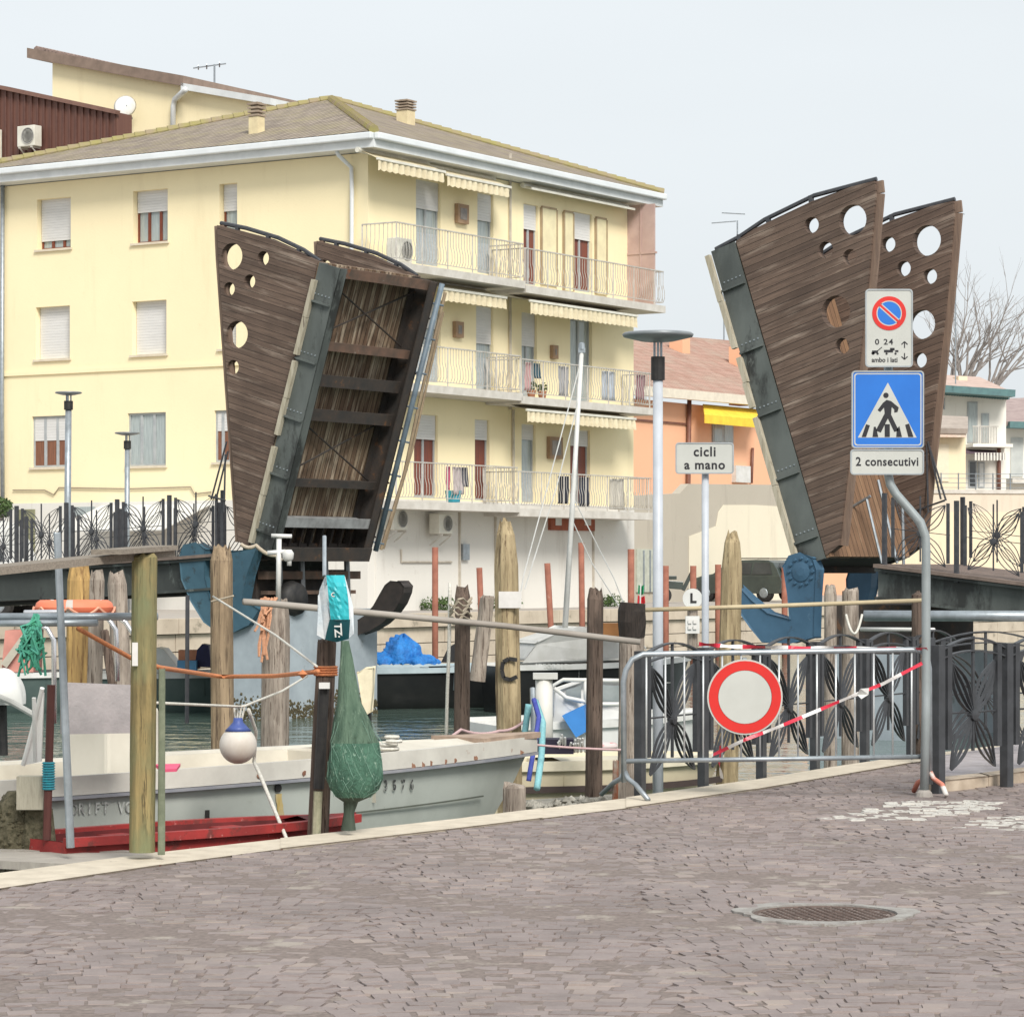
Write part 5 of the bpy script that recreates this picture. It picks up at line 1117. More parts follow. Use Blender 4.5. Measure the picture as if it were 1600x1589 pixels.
m.build('side_panel', mat('crumpled white film', (.74, .76, .76), (.60, .68, .72), .4, 9, bump=.5), bg_)
m = MB(); random.seed(8); rows = []
for i_ in range(13):
    f_ = i_/12; ul, ur = 510+7*f_, 538+7*f_+2*math.sin(f_*3); rows.append([P(ul+(ur-ul)*j_/8+random.uniform(-.5, .5)*(0 < j_ < 8), 899+69*f_, S_-.02-.05*min(1, f_*5)-.03*math.sin(math.pi*j_/8)+random.uniform(-.007, .007)) for j_ in range(9)])
m.sheet(rows)
m.build('front_panel', mat('teal film', (.03, .42, .46), (.025, .36, .41), .4, 5, bump=.3), bg_, solid=.004)
m = MB(); m.sheet([[P(515, 968, S_-.062), P(531, 969, S_-.092), P(547, 968, S_-.062)], [P(508, 999, S_), P(526, 1003, S_-.02), P(545, 998, S_)]]); m.build('base_panel', mat('dark teal film', (.012, .10, .115), (.01, .075, .09), .4, 5), bg_, solid=.004)
m = MB(); text(m, 'TZ:', .07, lambda a, b, d: P(528, 985, S_-.075)+Vector((b*.95+a*.05, -d-.012, -a*.9)), bold=.002); m.lathe([(.015, 0), (.015, .004), (.009, .004), (.009, 0)], P(521, 929, S_-.09), 14, (Vector((1, 0, 0)), Z, Vector((0, -1, 0)))); m.build('lettering', Mwhite, bg_)
# green net sack
ns = T('net_sack', 'green fishing net sack hanging full beside the dark quay post', 'net', P(548, 1298, 19.3)); prof = [(539, 1001, 6), (541, 1030, 10), (543, 1060, 13.5), (546, 1095, 18), (550, 1128, 28), (553, 1160, 37), (555, 1190, 41.5), (556, 1215, 42), (555, 1233, 37), (552, 1245, 26), (548, 1253, 11), (545, 1270, 8), (544, 1297, 11)]
m = MB(); nseg = 28; vsn = []
for (u, v, hw) in prof:
    c = P(u, v, 19.3); r_ = hw*19.3/F; row = []
    for k in range(nseg+1):
        a = 2*math.pi*k/nseg; rr_ = r_*(1+.06*math.sin(5*a+v*.05)+.045*math.sin(9*a-v*.09)+.03*math.sin(17*a+v*.2)); row.append(c+Vector((rr_*math.cos(a), rr_*.8*math.sin(a), 0)))
    vsn.append(row)
up = vsn[:6]; lo_ = vsn[5:10]; tl = vsn[9:]
netm = mat('green net', (.085, .19, .13), (.045, .11, .075), .9, 11, (1, 1, .5), bump=1.0, bscale=60, bd=.02, spots=[((.24, .35, .27), 45, .58), ((.02, .035, .022), 6, .58)])
MB().sheet(lo_).build('catch', netm, ns, True); MB().sheet(up).build('neck', mat('folded grey green net', (.13, .20, .14), (.06, .11, .075), .9, 18, (1, 1, .08), bump=1.0, bd=.02, spots=[((.24, .32, .24), 30, .6), ((.03, .05, .03), 10, .6)]), ns, True)
MB().sheet(tl).build('tail', mat('dark wet net', (.03, .045, .03), (.06, .08, .06), .8, 20, (1, 1, .2), bump=.5), ns, True)
m = MB(); random.seed(77)
for row in range(4, 9):
    for k in range(nseg):
        if random.random() < .6:
            a, b = vsn[row][k], vsn[row+1][(k+random.choice((-1, 1))) % nseg]; oa = (a-P(555, 1200, 19.3)); oa.z = 0; oa.normalize(); mid_ = (a+b)/2+oa*random.uniform(.0, .012)
            a = a+Vector((random.gauss(0, .006), 0, random.gauss(0, .012))); b = b+Vector((random.gauss(0, .006), 0, random.gauss(0, .012))); m.tube([a+oa*.003, mid_, b+oa*.003], .0013, 3, cap=False)
m.build('twine', mat('pale green twine', (.22, .36, .28), (.15, .26, .2), .9), ns)
# green cord bundle on the handrail
m = MB()
for k in range(40):
    u = 52+random.gauss(0, 7); v = 968; p = [P(56+random.gauss(0, 4), v+random.uniform(-10, 8), 18.25)]
    for j in range(1, 6): p.append(P(u+random.gauss(0, 6)+(-10 if k % 3 else 8)*j/5, v+j*random.uniform(9, 18), 18.2+random.uniform(-.04, .04)))
    m.tube(p, .008, 4)
tag(m.build('cord_bundle', mat('green cord', (.05, .26, .15), (.09, .34, .26), .9, 20)), 'tangled bunch of green cord hanging from the steel handrail', 'cord')
lr = T('life_ring', 'orange life ring with pale band lying flat above the white boat', 'life ring', P(116, 960, 19.6)); lc_ = P(116, 948.5, 19.8); Rm, rt_ = .212, .050
def torus(mb, c, R_, r_, a0=0, a1=2*math.pi, n_=40, m_=10, zs=1):
    rows = []
    for i in range(n_+1):
        a = a0+(a1-a0)*i/n_; rows.append([c+Vector(((R_+r_*math.cos(2*math.pi*j/m_))*math.cos(a), (R_+r_*math.cos(2*math.pi*j/m_))*math.sin(a), r_*zs*math.sin(2*math.pi*j/m_))) for j in range(m_+1)])
    return mb.sheet(rows)
torus(MB(), lc_, Rm, rt_).build('ring', mat('sun bleached orange', (.80, .22, .12), (.68, .19, .10), .6, 5, bump=.1), lr, True)
for a in (-1.55, .5, 2.6): torus(MB(), lc_, Rm, rt_+.003, a-.09, a+.09, 4, 10).build('band', mat('grey tape', (.5, .46, .42), (.42, .4, .36), .5), lr, True)
m = MB()
for k in range(8):
    a0_ = k*math.pi/4; m.tube([lc_+Vector(((Rm+rt_+.01)*math.cos(a0_+j*.13), (Rm+rt_+.01)*math.sin(a0_+j*.13), -.05*math.sin(j*.523))) for j in range(7)], .008, 5)
m.build('grab_line', mat('salmon cord', (.75, .38, .26), (.6, .3, .2), .8), lr)
# ------------------------------------------------------------------ boats
def hull(o, hd, L, B, zg, zk, sheer=.05, rake=.7, fd=.55, floor=.4, inner=.07, n_=18, tr=.82, full=2.3):
    hd = Vector(hd).normalized(); sdv = Vector((hd.y, -hd.x, 0)); o = Vector((o[0], o[1], 0))
    def hb(t): return B/2*(tr+(1-tr)*math.sin(math.pi/2*min(1, t/.45)))*(1-max(0, (t-.4)/.6)**full)
    def gz(t): return zg+sheer*t*t
    def W_(x, y, z): return o+hd*x+sdv*y+Z*z
    def pt(t, s_, f): # f 0 gunwale .. 1 keel
        z = gz(t)+(zk-gz(t))*f; b = hb(t)*(1, .965, .9, .72, .0)[int(f*4+.01)] if True else 0
        return W_(t*L-rake*(f**1.2)*max(0, (t-.35)/.65)**1.5, s_*b, z)
    out = MB(); ts = [i/n_ for i in range(n_+1)]; fs_ = (0, .25, .5, .75, 1)
    for s_ in (-1, 1): out.sheet([[pt(t, s_, f) for f in fs_] for t in ts])
    out.add([pt(0, -1, f) for f in fs_]+[pt(0, 1, f) for f in fs_[::-1]], [tuple(range(10))])
    dk_ = MB(); td = [t for t in ts if t >= fd-.001]
    dk_.sheet([[W_(t*L, -hb(t), gz(t)), W_(t*L, 0, gz(t)+.04), W_(t*L, hb(t), gz(t))] for t in td])
    ti = [t for t in ts if t <= fd+.06]
    for s_ in (-1, 1):
        dk_.sheet([[W_(t*L, s_*hb(t), gz(t)), W_(t*L, s_*(hb(t)-inner), gz(t)+.005), W_(t*L, s_*(hb(t)-inner-.02), gz(t)-floor)] for t in ti])
    dk_.sheet([[W_(t*L, -hb(t)+inner, gz(t)-floor), W_(t*L, hb(t)-inner, gz(t)-floor)] for t in ti]); te = ti[-1]
    dk_.add([W_(fd*L, -hb(fd), gz(fd)), W_(fd*L, hb(fd), gz(fd)), W_(fd*L, hb(fd), gz(fd)-floor), W_(fd*L, -hb(fd), gz(fd)-floor)], [(0, 1, 2, 3)])
    dk_.add([W_(0.02, -hb(0), gz(0)), W_(.02, hb(0), gz(0)), W_(.02, hb(0), gz(0)-floor), W_(.02, -hb(0), gz(0)-floor)], [(0, 1, 2, 3)])
    rails_ = [[W_(t*L, s_*(hb(t)+.01), gz(t)) for t in ts] for s_ in (-1, 1)]
    return out, dk_, rails_, W_, hb, gz, pt
def strake(mb, pts, w_, h_, dz=0):
    for line in pts: mb.ribbon([p+Z*dz for p in line], Z*h_, w_)
    return mb
# big white work boat alongside the quay
B0 = P(834, 1166, 24.0); hd = Vector((.72, .694, 0)).normalized(); Lb = 8.6; so_ = B0-hd*Lb
hl, dk_, rl, W_, hb, gz, hp = hull(so_, hd, Lb, 1.55, .33, -.95, .05, 1.15, .74, .35, .16, 30, .9, 2.6)
wb = T('white_workboat', 'long white work boat moored along the quay with faded lettering', 'boat', so_+Z*WATER)
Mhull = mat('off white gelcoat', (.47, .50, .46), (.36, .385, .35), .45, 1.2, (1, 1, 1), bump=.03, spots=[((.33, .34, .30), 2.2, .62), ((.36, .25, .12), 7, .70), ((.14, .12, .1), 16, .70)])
Mdeck = mat('cream deck', (.64, .60, .51), (.54, .50, .42), .55, 3, spots=[((.45, .38, .28), 9, .68)])
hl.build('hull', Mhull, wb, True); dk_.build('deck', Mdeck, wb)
strake(MB(), rl, .05, .13, -.045).build('rub_rail', mat('white rub rail', (.62, .60, .54), (.52, .50, .45), .5, 4, spots=[((.28, .12, .06), 7, .66)]), wb)
strake(MB(), rl, .07, .022, -.125).build('fender_strip', mat('grey strip', (.22, .23, .26), (.3, .3, .32), .5), wb)
se = MB()
for s_ in (-1, 1): se.ribbon([hp(i/30, s_, .25)+Vector((hd.y, -hd.x, 0))*(s_*.006)-Z*.085 for i in range(29)], Z*.012, .008)
se.build('seam', mat('seam dark', (.10, .11, .09)), wb)
bx0, bx1 = 7.9, 8.58; b_ = MB(); b_.prism([W_(7.75, .31, .375), W_(8.64, .04, .382), W_(8.64, -.04, .382), W_(7.75, -.31, .375)], Z*.045, tri=False); b_.build('bow_cap', mat('bare bow timber', (.44, .33, .25), (.30, .22, .17), .85, 6, bump=.4), wb)
# console, canvas and stainless frame aft
nearp = lambda u, v, Y: P(u, v, Y)
m = MB(); cx = 4.25; m.box(W_(cx, .18, .47), .46, .5, .62, (hd, Vector((hd.y, -hd.x, 0)), Z)); m.build('console', mat('console white', (.66, .63, .55), (.58, .55, .47), .5, 2), wb, bevel=.03)
m = MB(); m.prism([P(97, 1066, 19.3), P(222, 1071, 19.6), P(222, 1145, 19.6), P(97, 1147, 19.3)], Vector((-.02, .05, 0)), tri=False); m.build('windscreen_cover', mat('grey canvas', (.40, .37, .37), (.33, .31, .31), .95, 8, bump=.5, bscale=40), wb)
for pts in (((38, 957, 19.4), (150, 955, 19.7), (166, 962, 19.7), (181, 984, 19.7), (184, 1064, 19.7)), ((170, 955, 20.3), (196, 972, 20.3), (209, 992, 20.3), (212, 1060, 20.3)), ((58, 975, 19.4), (74, 982, 19.4), (84, 1000, 19.4), (85, 1130, 19.4)), ((40, 962, 20), (40, 1000, 20))): MB().tube([P(*p) for p in pts], .017, 8).build('stainless_frame', mat('stainless', (.70, .70, .72), (.6, .6, .62), .25, 4, metal=.8), wb, True)
m = MB(); m.tube([P(66, 1075, 19.2), P(56, 1120, 19.3), P(36, 1195, 19.4)], .016, 8); m.prism([P(60, 1085, 19.3), P(68, 1082, 19.3), P(64, 1190, 19.4), P(34, 1196, 19.4)], Vector((0, .04, 0)), tri=False); m.tube([P(53, 1090, 19.0), P(55, 1190, 19.1)], .014, 6); m.build('white_tackle', Mwhite, wb)
m = MB(); m.add([P(242, 1196, 19.4), P(282, 1195, 19.5), P(276, 1203, 19.3), P(255, 1204, 19.3)], [(0, 1, 2, 3)]); m.build('pink_cloth', mat('pink cloth', (.75, .12, .22), (.6, .1, .18), .8), wb, solid=.02)
def on_hull(u, v):             # near side surface point of the hull seen at a photo pixel
    r = Vector(((u-800)/F, 1, -(v-HZ)/F)); best = None
    for i in range(120):
        t = i/120
        for j in range(4):
            for f in ((j+.5)/4,):
                pass
    n0 = None; o2 = Vector((so_.x, so_.y)); 
    lo, hi = 5., 40.
    def side(Y): 
        p = Vector((r.x*Y, Y, H+r.z*Y)); d = p-Vector((so_.x, so_.y, 0)); x = d.dot(hd); y = d.dot(Vector((hd.y, -hd.x, 0))); t = max(0, min(1, x/Lb)); f = max(0, min(.999, (gz(t)-p.z)/(gz(t)+.95)))
        k = (1, .965, .9, .72, .0); i_ = int(f*4); w__ = k[i_]+(k[i_+1]-k[i_])*(f*4-i_); tt = max(0, min(1, (x+1.0*(f**1.2)*max(0, (t-.35)/.65)**1.5)/Lb)); return y-hb(tt)*w__
    for _ in range(60):
        mid_ = (lo+hi)/2
        if side(mid_) > 0: lo = mid_
        else: hi = mid_
    return P(u, v, hi-.012)
def hull_text(s, u0, u1, v, hpx, m_, name):
    m = MB(); p, q = on_hull(u0, v), on_hull(u1, v-(u1-u0)*.02); ex = (q-p).normalized(); cu = MB(); n_ = len(s)
    for k, ch in enumerate(s):
        if ch == ' ': continue
        c = on_hull(u0+(u1-u0)*(k+.5)/n_, v-(u1-u0)*.03*k/n_); text(m, ch, hpx*c.y/F/.72, lambda a, b, d: c+ex*a+Z*b+Vector((ex.y, -ex.x, 0))*(.004+d*0), ext=0, sx=.85, bold=.003)
    return m.build(name, m_, wb)
hull_text('/3576', 582, 650, 1228, 16, mat('worn black lettering', (.04, .04, .04), (.30, .31, .29), .6, 30, lo=.5, hi=.62), 'registration_number')
hull_text('ORIFT VO', 108, 208, 1264, 17, mat('faded lettering', (.50, .52, .49), (.24, .24, .23), .6, 20, lo=.46, hi=.6), 'faded_name')
m = MB(); c = on_hull(434, 1231); m.lathe([(.03, 0), (.03, .01), (.0, .012)], c, 12, (hd, Z, Vector((hd.y, -hd.x, 0)))); m.box(on_hull(324, 1272), .03, .02, .06); m.build('drain', Mblack, wb)
m = MB(); rs_ = [on_hull(435+random.uniform(-1, 1)+k*.7, 1240+k*6) for k in range(10)]; m.ribbon(rs_, hd*.055, .004); m.build('rust_streak', mat('rust streak', (.48, .34, .10), (.55, .48, .3), .7, 9, (3, 3, .5)), wb)
for u, v, w__ in ((640, 1196, 10), (655, 1194, 8), (668, 1193, 6), (690, 1190, 9), (705, 1188, 9), (735, 1184, 14), (805, 1176, 20), (400, 1212, 9), (470, 1207, 8)): 
    c = on_hull(u, v)+Vector((hd.y, -hd.x, 0))*.036; rw = w__*c.y/F*.6; pl2 = [c+hd*(rw*math.cos(a)*random.uniform(.6, 1.2))+Z*(.024*math.sin(a)*random.uniform(.5, 1.2)) for a in [j*.628 for j in range(10)]]
    MB().prism(pl2, Vector((hd.y, -hd.x, 0))*.004).build('rust_patch', mat('rust patch', (.16, .07, .045), (.30, .17, .11), .9, 14), wb)
m = MB(); 
for k in range(5): torus(m, P(617, 1176, 22.3)+Vector((random.uniform(-.05, .05), random.uniform(-.05, .05), .03*k)), .07-.006*k, .014, n_=16, m_=6)
tag(m.build('rope_pile', Mwrope, None, True), 'small heap of white rope on the foredeck of the white work boat', 'rope')
# red skiff
rc_ = P(312, 1291, 19.5); rh = Vector((.73, .68, 0)).normalized(); ro = rc_-rh*1.25
hl, dk_, rl, W_r, hbr, gzr, hpr = hull(ro, rh, 2.6, .66, .04, -.9, -.01, .5, .78, .34, .06, 20, .8, 2.4)
rbt = T('red_skiff', 'small red open boat wedged between the quay and the white boat', 'boat', ro+Z*WATER); Mred = mat('worn red paint', (.36, .035, .032), (.24, .028, .026), .65, 4, bump=.4, spots=[((.16, .035, .03), 7, .54), ((.5, .2, .18), 16, .62), ((.1, .06, .05), 20, .66)])
hl.build('hull', Mred, rbt, True); dk_.build('deck', mat('dark red inside', (.16, .022, .022), (.09, .015, .015), .7, 4), rbt); strake(MB(), rl, .07, .055, 0).build('gunwale', Mred, rbt)
m = MB(); m.box(W_r(.7, 0, .0), .2, .5, .04, (rh, Vector((rh.y, -rh.x, 0)), Z)); m.box(W_r(1.6, 0, .0), .2, .46, .04, (rh, Vector((rh.y, -rh.x, 0)), Z)); m.build('thwart', Mred, rbt)
# generic background boats
def bg_boat(px, Y, hd_, L, B, free, sheer, label, hm, dm, name='moored_boat', fd=.55, stripe=None, tr=.8, rake=.6):
    o = P(px, 0, Y); o.z = 0; hd_ = Vector(hd_).normalized(); o = o-hd_*L/2; zg = WATER+free
    hl, dk_, rl, W2, hb2, gz2, hp2 = hull(o, hd_, L, B, zg, WATER-.4, sheer, rake, fd, .35, .08, 18, tr)
    t = T(name, label, 'boat', o+Z*WATER); hl.build('hull', hm, t, True); dk_.build('deck', dm, t); strake(MB(), rl, .06, .09, 0).build('rub_rail', stripe or Mwhite, t); return t, W2, hb2, gz2, hd_, Vector((hd_.y, -hd_.x, 0))
Mgreenh = mat('dark sea green paint', (.085, .12, .11), (.06, .09, .085), .4, 2); Mbh = mat('black hull paint', (.012, .013, .014), (.02, .02, .02), .25, 2); Mtarp = mat('blue tarpaulin', (.02, .22, .62), (.015, .13, .42), .5, 7, bump=1.0, bscale=9, bd=.06)
def blob(mb, c, rx, ry, rz, seed, n_=18, m_=9, amp=.14):
    rnd = random.Random(seed); ph = [rnd.uniform(0, 6) for _ in range(4)]; rows = []
    for i in range(m_+1):
        th = math.pi/2*i/m_; rows.append([Vector(c)+Vector((rx*math.cos(th)*(1+amp*math.sin(3*a+ph[0]+th*2)+amp*.6*math.sin(7*a+ph[1]))*math.cos(a), ry*math.cos(th)*(1+amp*math.sin(4*a+ph[2]))*math.sin(a), rz*math.sin(th)*(1+amp*.5*math.sin(5*a+ph[3])))) for a in [2*math.pi*k/n_ for k in range(n_+1)]])
    return mb.sheet(rows)
oc_ = T('covered_outboard', 'outboard motor under a white cover at the left edge above the white boat', 'outboard', P(6, 1110, 27)); m = MB(); blob(m, P(4, 1100, 27), .22, .2, .32, 6, 24, 12, .08); m.build('cover', Mwhite, oc_, True); MB().tube([P(-10, 1085, 26.8), P(20, 1098, 26.7), P(62, 1122, 26.6)], .03, 8).build('tiller', mat('grey tiller', (.4, .4, .38), (.3, .3, .28), .6), oc_); MB().tube([P(2, 1100, 27), P(4, 1180, 27)], .05, 8).build('shaft', Mblack, oc_)
t, W2, hb2, gz2, h2_, s2 = bg_boat(300, 50.5, (1, .12, 0), 4.0, 1.5, .60, .05, 'dark green boat behind the brown piling with a white bow hood', Mgreenh, mat('grey inside', (.24, .23, .21), (.3, .3, .28), .7))
MB().prism([P(243, 1050, 49.8), P(243, 1012, 49.8), P(255, 1014, 49.8), P(281, 1045, 49.8), P(283, 1056, 49.8)], Vector((0, .8, 0))).build('hood', Mwhite, t); m = MB(); m.box(P(296, 1030, 49.6), .34, .3, .32); m.build('crate', mat('orange box', (.6, .25, .14)), t); MB().box(P(293, 1041, 49.3), .32, .2, .2).build('tub', mat('blue tub', (.12, .3, .5)), t)
m = MB(); m.prism([P(304, 1042, 49.4), P(308, 1015, 49.4), P(316, 1006, 49.4), P(326, 1008, 49.4), P(330, 1042, 49.4)], Vector((0, .4, 0))); m.build('engine_cover', mat('navy cover', (.012, .012, .05), (.02, .02, .08), .6), t); MB().prism([P(366, 1042, 49.4), P(367, 1012, 49.4), P(375, 1014, 49.4), P(378, 1042, 49.4)], Vector((0, .4, 0)), tri=False).build('engine_cover', mat('bright blue cover', (.03, .16, .5)), t)
t, W2, hb2, gz2, h2_, s2 = bg_boat(60, 50, (1, .1, 0), 3.4, 1.5, .62, .05, 'dark green boat with salmon pink cabin at the left edge', Mgreenh, mat('grey inside', (.24, .23, .21)))
m = MB(); m.prism([P(2, 1050, 49.2), P(8, 985, 49.2), P(55, 983, 49.2), P(52, 1050, 49.2)], Vector((0, .9, 0)), tri=False); m.build('cabin', mat('salmon paint', (.62, .27, .22), (.5, .22, .18), .6), t); m = MB(); m.beam(P(6, 1040, 49.1), P(46, 985, 49.1), .03, .12); m.build('brace', mat('grey plank', (.5, .46, .38)), t)
t, W2, hb2, gz2, h2_, s2 = bg_boat(735, 52, (1, .38, 0), 4.3, 1.9, .66, .06, 'black hulled boat carrying a heap of blue tarpaulin', Mbh, mat('light blue grey deck', (.42, .48, .50), (.34, .4, .42), .6), 'black_boat', fd=.35, stripe=mat('pale blue grey rail', (.44, .52, .55), (.36, .44, .47), .5), tr=.95)
m = MB(); blob(m, P(628, 1036, 51.3), .34, .4, .48, 3, 40, 16, .13); blob(m, P(606, 1037, 51.2), .34, .35, .21, 4, 40, 12, .16); blob(m, P(652, 1037, 51.2), .36, .35, .17, 8, 40, 12, .16)
for i_, q_ in enumerate(m.v): m.v[i_] = q_+Vector((.018*math.sin(q_.z*47+q_.x*31), .012*math.sin(q_.x*61), .016*math.sin(q_.x*43+q_.z*29+q_.y*20)))
tag(m.build('tarpaulin', Mtarp, None, True), 'bright blue tarpaulin heaped on the black boat', 'tarpaulin')
m = MB(); m.prism([P(689, 1035, 51.8), P(700, 1012, 51.8), P(712, 1005, 51.8), P(718, 1035, 51.8)], Vector((0, .4, 0)), tri=False); m.build('engine', Mblack, t)
t, W2, hb2, gz2, h2_, s2 = bg_boat(930, 50, (1, .45, 0), 3.6, 1.8, .78, .1, 'black hulled white decked sailing boat with a tall white mast', Mbh, Mwhite, 'sailing_boat', fd=.3)
m = MB(); m.prism([P(822, 1032, 49.2), P(838, 1004, 49.2), P(880, 990, 49.3), P(905, 982, 49.4), P(1000, 984, 49.8), P(1000, 1026, 49.8)], Vector((-.4, .9, 0))); m.build('cabin', Mwhite, t, bevel=.04); MB().tube([P(881, 1012, 50), P(909, 548, 50.4)], [.05, .036], 10).build('mast', Mwhite, t, True)
m = MB(); m.tube([P(909, 560, 50.4), P(818, 900, 49), P(800, 1010, 48.6)], .010, 4); m.tube([P(903, 630, 50.3), P(870, 760, 50), P(820, 920, 49.4)], .010, 4); m.tube([P(897, 780, 50.3), P(960, 905, 50.6), P(1000, 1010, 50.8)], .010, 4); m.tube([P(895, 815, 50.3), P(925, 880, 50.4), P(1010, 1015, 50.8)], .010, 4); m.build('rigging', Mwhite, t)
m = MB(); m.box(P(909, 548, 50.4), .12, .08, .08); m.lathe([(.06, 0), (.05, .1), (.01, .12)], P(909, 546, 50.4), 8); m.build('mast_light', Mgrey, t)
m = MB(); q = P(845, 1041, 48.7); text(m, 'XXXXXH P', .105, lambda a, b, d: q+Vector((a+.18, -d-.02+a*.0, b)), ext=0, bold=.004); lt = m.build('hull_lettering', Mwhite, t)
m = MB(); m.box(P(956, 985, 49.2), .4, .5, .25); m.build('wooden_hatch', mat('varnished wood', (.45, .2, .07), (.35, .15, .05), .4), t)
t, W2, hb2, gz2, h2_, s2 = bg_boat(935, 34.5, (1, .35, 0), 2.9, 1.5, .62, .1, 'white motor boat with open rails and blue bow cover', mat('white gelcoat', (.74, .74, .72), (.62, .62, .6), .35, 2), Mwhite, 'motor_boat', fd=.5)
m = MB(); m.prism([P(868, 1130, 33.9), P(868, 1080, 33.9), P(915, 1066, 33.9), P(1010, 1068, 34.2), P(1010, 1125, 34.2), P(915, 1128, 33.9)], Vector((0, .9, 0))); m.build('cabin', MATS['white gelcoat'], t, bevel=.03)
m = MB(); m.prism([P(882, 1094, 33.85), P(884, 1078, 33.85), P(908, 1071, 33.85), P(908, 1099, 33.85)], Vector((0, .02, 0)), tri=False); m.prism([P(938, 1096, 33.92), P(938, 1070, 33.92), P(1000, 1072, 34.15), P(1000, 1096, 34.15)], Vector((0, .02, 0)), tri=False); m.build('window', mat('smoky pane', (.30, .33, .33), (.22, .25, .25), .15, 3), t)
m = MB()
for pts in (((862, 1120), (862, 1072), (880, 1062), (1010, 1064)), ((866, 1075), (885, 1090), (935, 1100), (1000, 1100)), ((915, 1064), (915, 1100))): m.tube([P(u, v, 33.6) for u, v in pts], .024, 8)
m.build('rail', Mwhite, t, True); m = MB(); m.prism([P(878, 1118, 33.4), P(912, 1102, 33.4), P(918, 1142, 33.4), P(900, 1152, 33.4)], Vector((.05, .5, .0)), tri=False); m.build('bow_cover', mat('bright blue canvas', (.05, .24, .62), (.04, .19, .5), .6, 3), t)
m = MB(); m.tube([P(858, 1098, 49.2), P(872, 1108, 49.2), P(876, 1125, 49.2)], .05, 8); m.build('blue_edge', Mblue, t)
wp = T('white_pole', 'thick white plastic post beside the motor boat', 'post', P(851, 1172, 30)); MB().tube([P(851, 1190, 30), P(850, 1060, 30)], .088, 12).build('shaft', mat('old white plastic', (.70, .69, .64), (.55, .54, .5), .5, 4, (1, 1, .5)), wp, True); MB().box(P(852, 1056, 30), .25, .2, .06).build('cap', Mwhite, wp)
t, W2, hb2, gz2, h2_, s2 = bg_boat(930, 28.5, (1, .3, 0), 2.6, 1.3, .55, .02, 'low cream open boat between the white boat bow and the barrier', mat('cream hull', (.72, .64, .46), (.62, .55, .39), .45, 2), mat('cream inside', (.70, .64, .5), (.6, .55, .42), .6), 'cream_boat', fd=.3, stripe=mat('cream rail', (.76, .70, .54)), tr=.9)
m = MB(); m.ribbon([W2(x*2.6/12, hb2(x/12)+.012, gz2(x/12)-.22) for x in range(13)], Z*.06, .02); m.build('dark_stripe', mat('dark brown stripe', (.07, .05, .045)), t)
m = MB(); m.box(P(868, 1165, 28), .34, .3, .14); m.build('dark_locker', mat('navy locker', (.03, .025, .05)), t)
m = MB(); random.seed(17)
for k in range(14): u = random.uniform(872, 915); m.tube([P(u, 1175, 27.9), P(u+random.uniform(-8, 8), 1150+random.uniform(-3, 12), 27.8)], .012, 4)
m.build('tackle', Mwhite, t)
tag(torus(MB(), P(945, 1166, 27.9), .09, .035, n_=20).build('red_white_float', mat('pink float', (.7, .2, .2), (.7, .6, .58), .6, 6, lo=.45, hi=.5), None, True), 'small red and white float on the cream boat', 'float')
# ropes by the bow, hanging blue and turquoise
rope([(836, 1095, 25.6), (848, 1130, 25.4), (846, 1180, 25.3), (839, 1232, 25)], .03, mat('turquoise rope', (.25, .52, .55), (.2, .42, .46), .9, 40), 'turquoise rope hanging by the bow of the white work boat', n_=5)
rope([(826, 1100, 25.7), (822, 1130, 25.7), (818, 1160, 25.7)], .028, MATS['turquoise rope'], 'faded turquoise rope end against the big yellow piling', n_=5)
rope([(834, 1092, 25.5), (842, 1120, 25.4), (836, 1160, 25.3), (829, 1200, 25.2), (826, 1220, 25.2)], .022, mat('deep blue rope', (.05, .07, .32), (.08, .1, .4), .9, 40), 'deep blue rope hanging by the bow of the white work boat', n_=5)
tag(MB().tube([P(832, 1075, 25.8), P(834, 1165, 25.6)], .024, 8).build('thin_post', Mgrey), 'thin grey post carrying the blue and turquoise ropes', 'post')
# outboard engine with a cream cover, far boat
ob = T('outboard_engine', 'outboard engine in a cream cover beside the bridge pier', 'outboard', P(572, 1118, 36)); m = MB(); m.prism([P(558, 1052, 36), P(570, 1046, 36), P(583, 1044, 36), P(583, 1075, 36), P(579, 1112, 36), P(570, 1117, 36), P(564, 1090, 36)], Vector((0, .35, 0))); m.build('cover', mat('cream canvas', (.76, .68, .50), (.64, .56, .4), .9, 8, bump=.4), ob, bevel=.03)
MB().tube([P(574, 1112, 36.2), P(574, 1175, 36.2)], .05, 8).build('shaft', Mblack, ob)
# pump cart things on the pier: white post with wheel valve
vp = T('valve_post', 'white standpipe with crossbar and tap in front of the left leaf', 'standpipe', P(437, 935, 25.2)); m = MB(); m.tube([P(435, 940, 24.9), P(436, 842, 24.9)], .022, 8); m.tube([P(424, 837, 24.9), P(456, 838, 24.9)], .018, 6); m.tube([P(418, 864, 24.9), P(446, 862, 24.9)], .02, 6); m.build('pipe', Mwhite, vp, True)
m = MB(); m.lathe([(.02, -.05), (.045, -.03), (.05, .02), (.03, .05)], P(450, 868, 24.9), 12); m.tube([P(452, 868, 24.9), P(452, 884, 24.9)], .02, 6); m.build('tap', Mwhite, vp, True)
tag(MB().tube([P(507, 838, 24.6), P(507, 900, 24.4)], .017, 8).build('thin_pipe', Mgrey), 'thin grey pipe rising behind the teal bag', 'pipe')
tag(MB().tube([P(293, 930, 25), P(292, 1130, 25)], .018, 6).build('thin_pole', Miron), 'thin dark pole standing in the water left of the brown piling', 'pole')
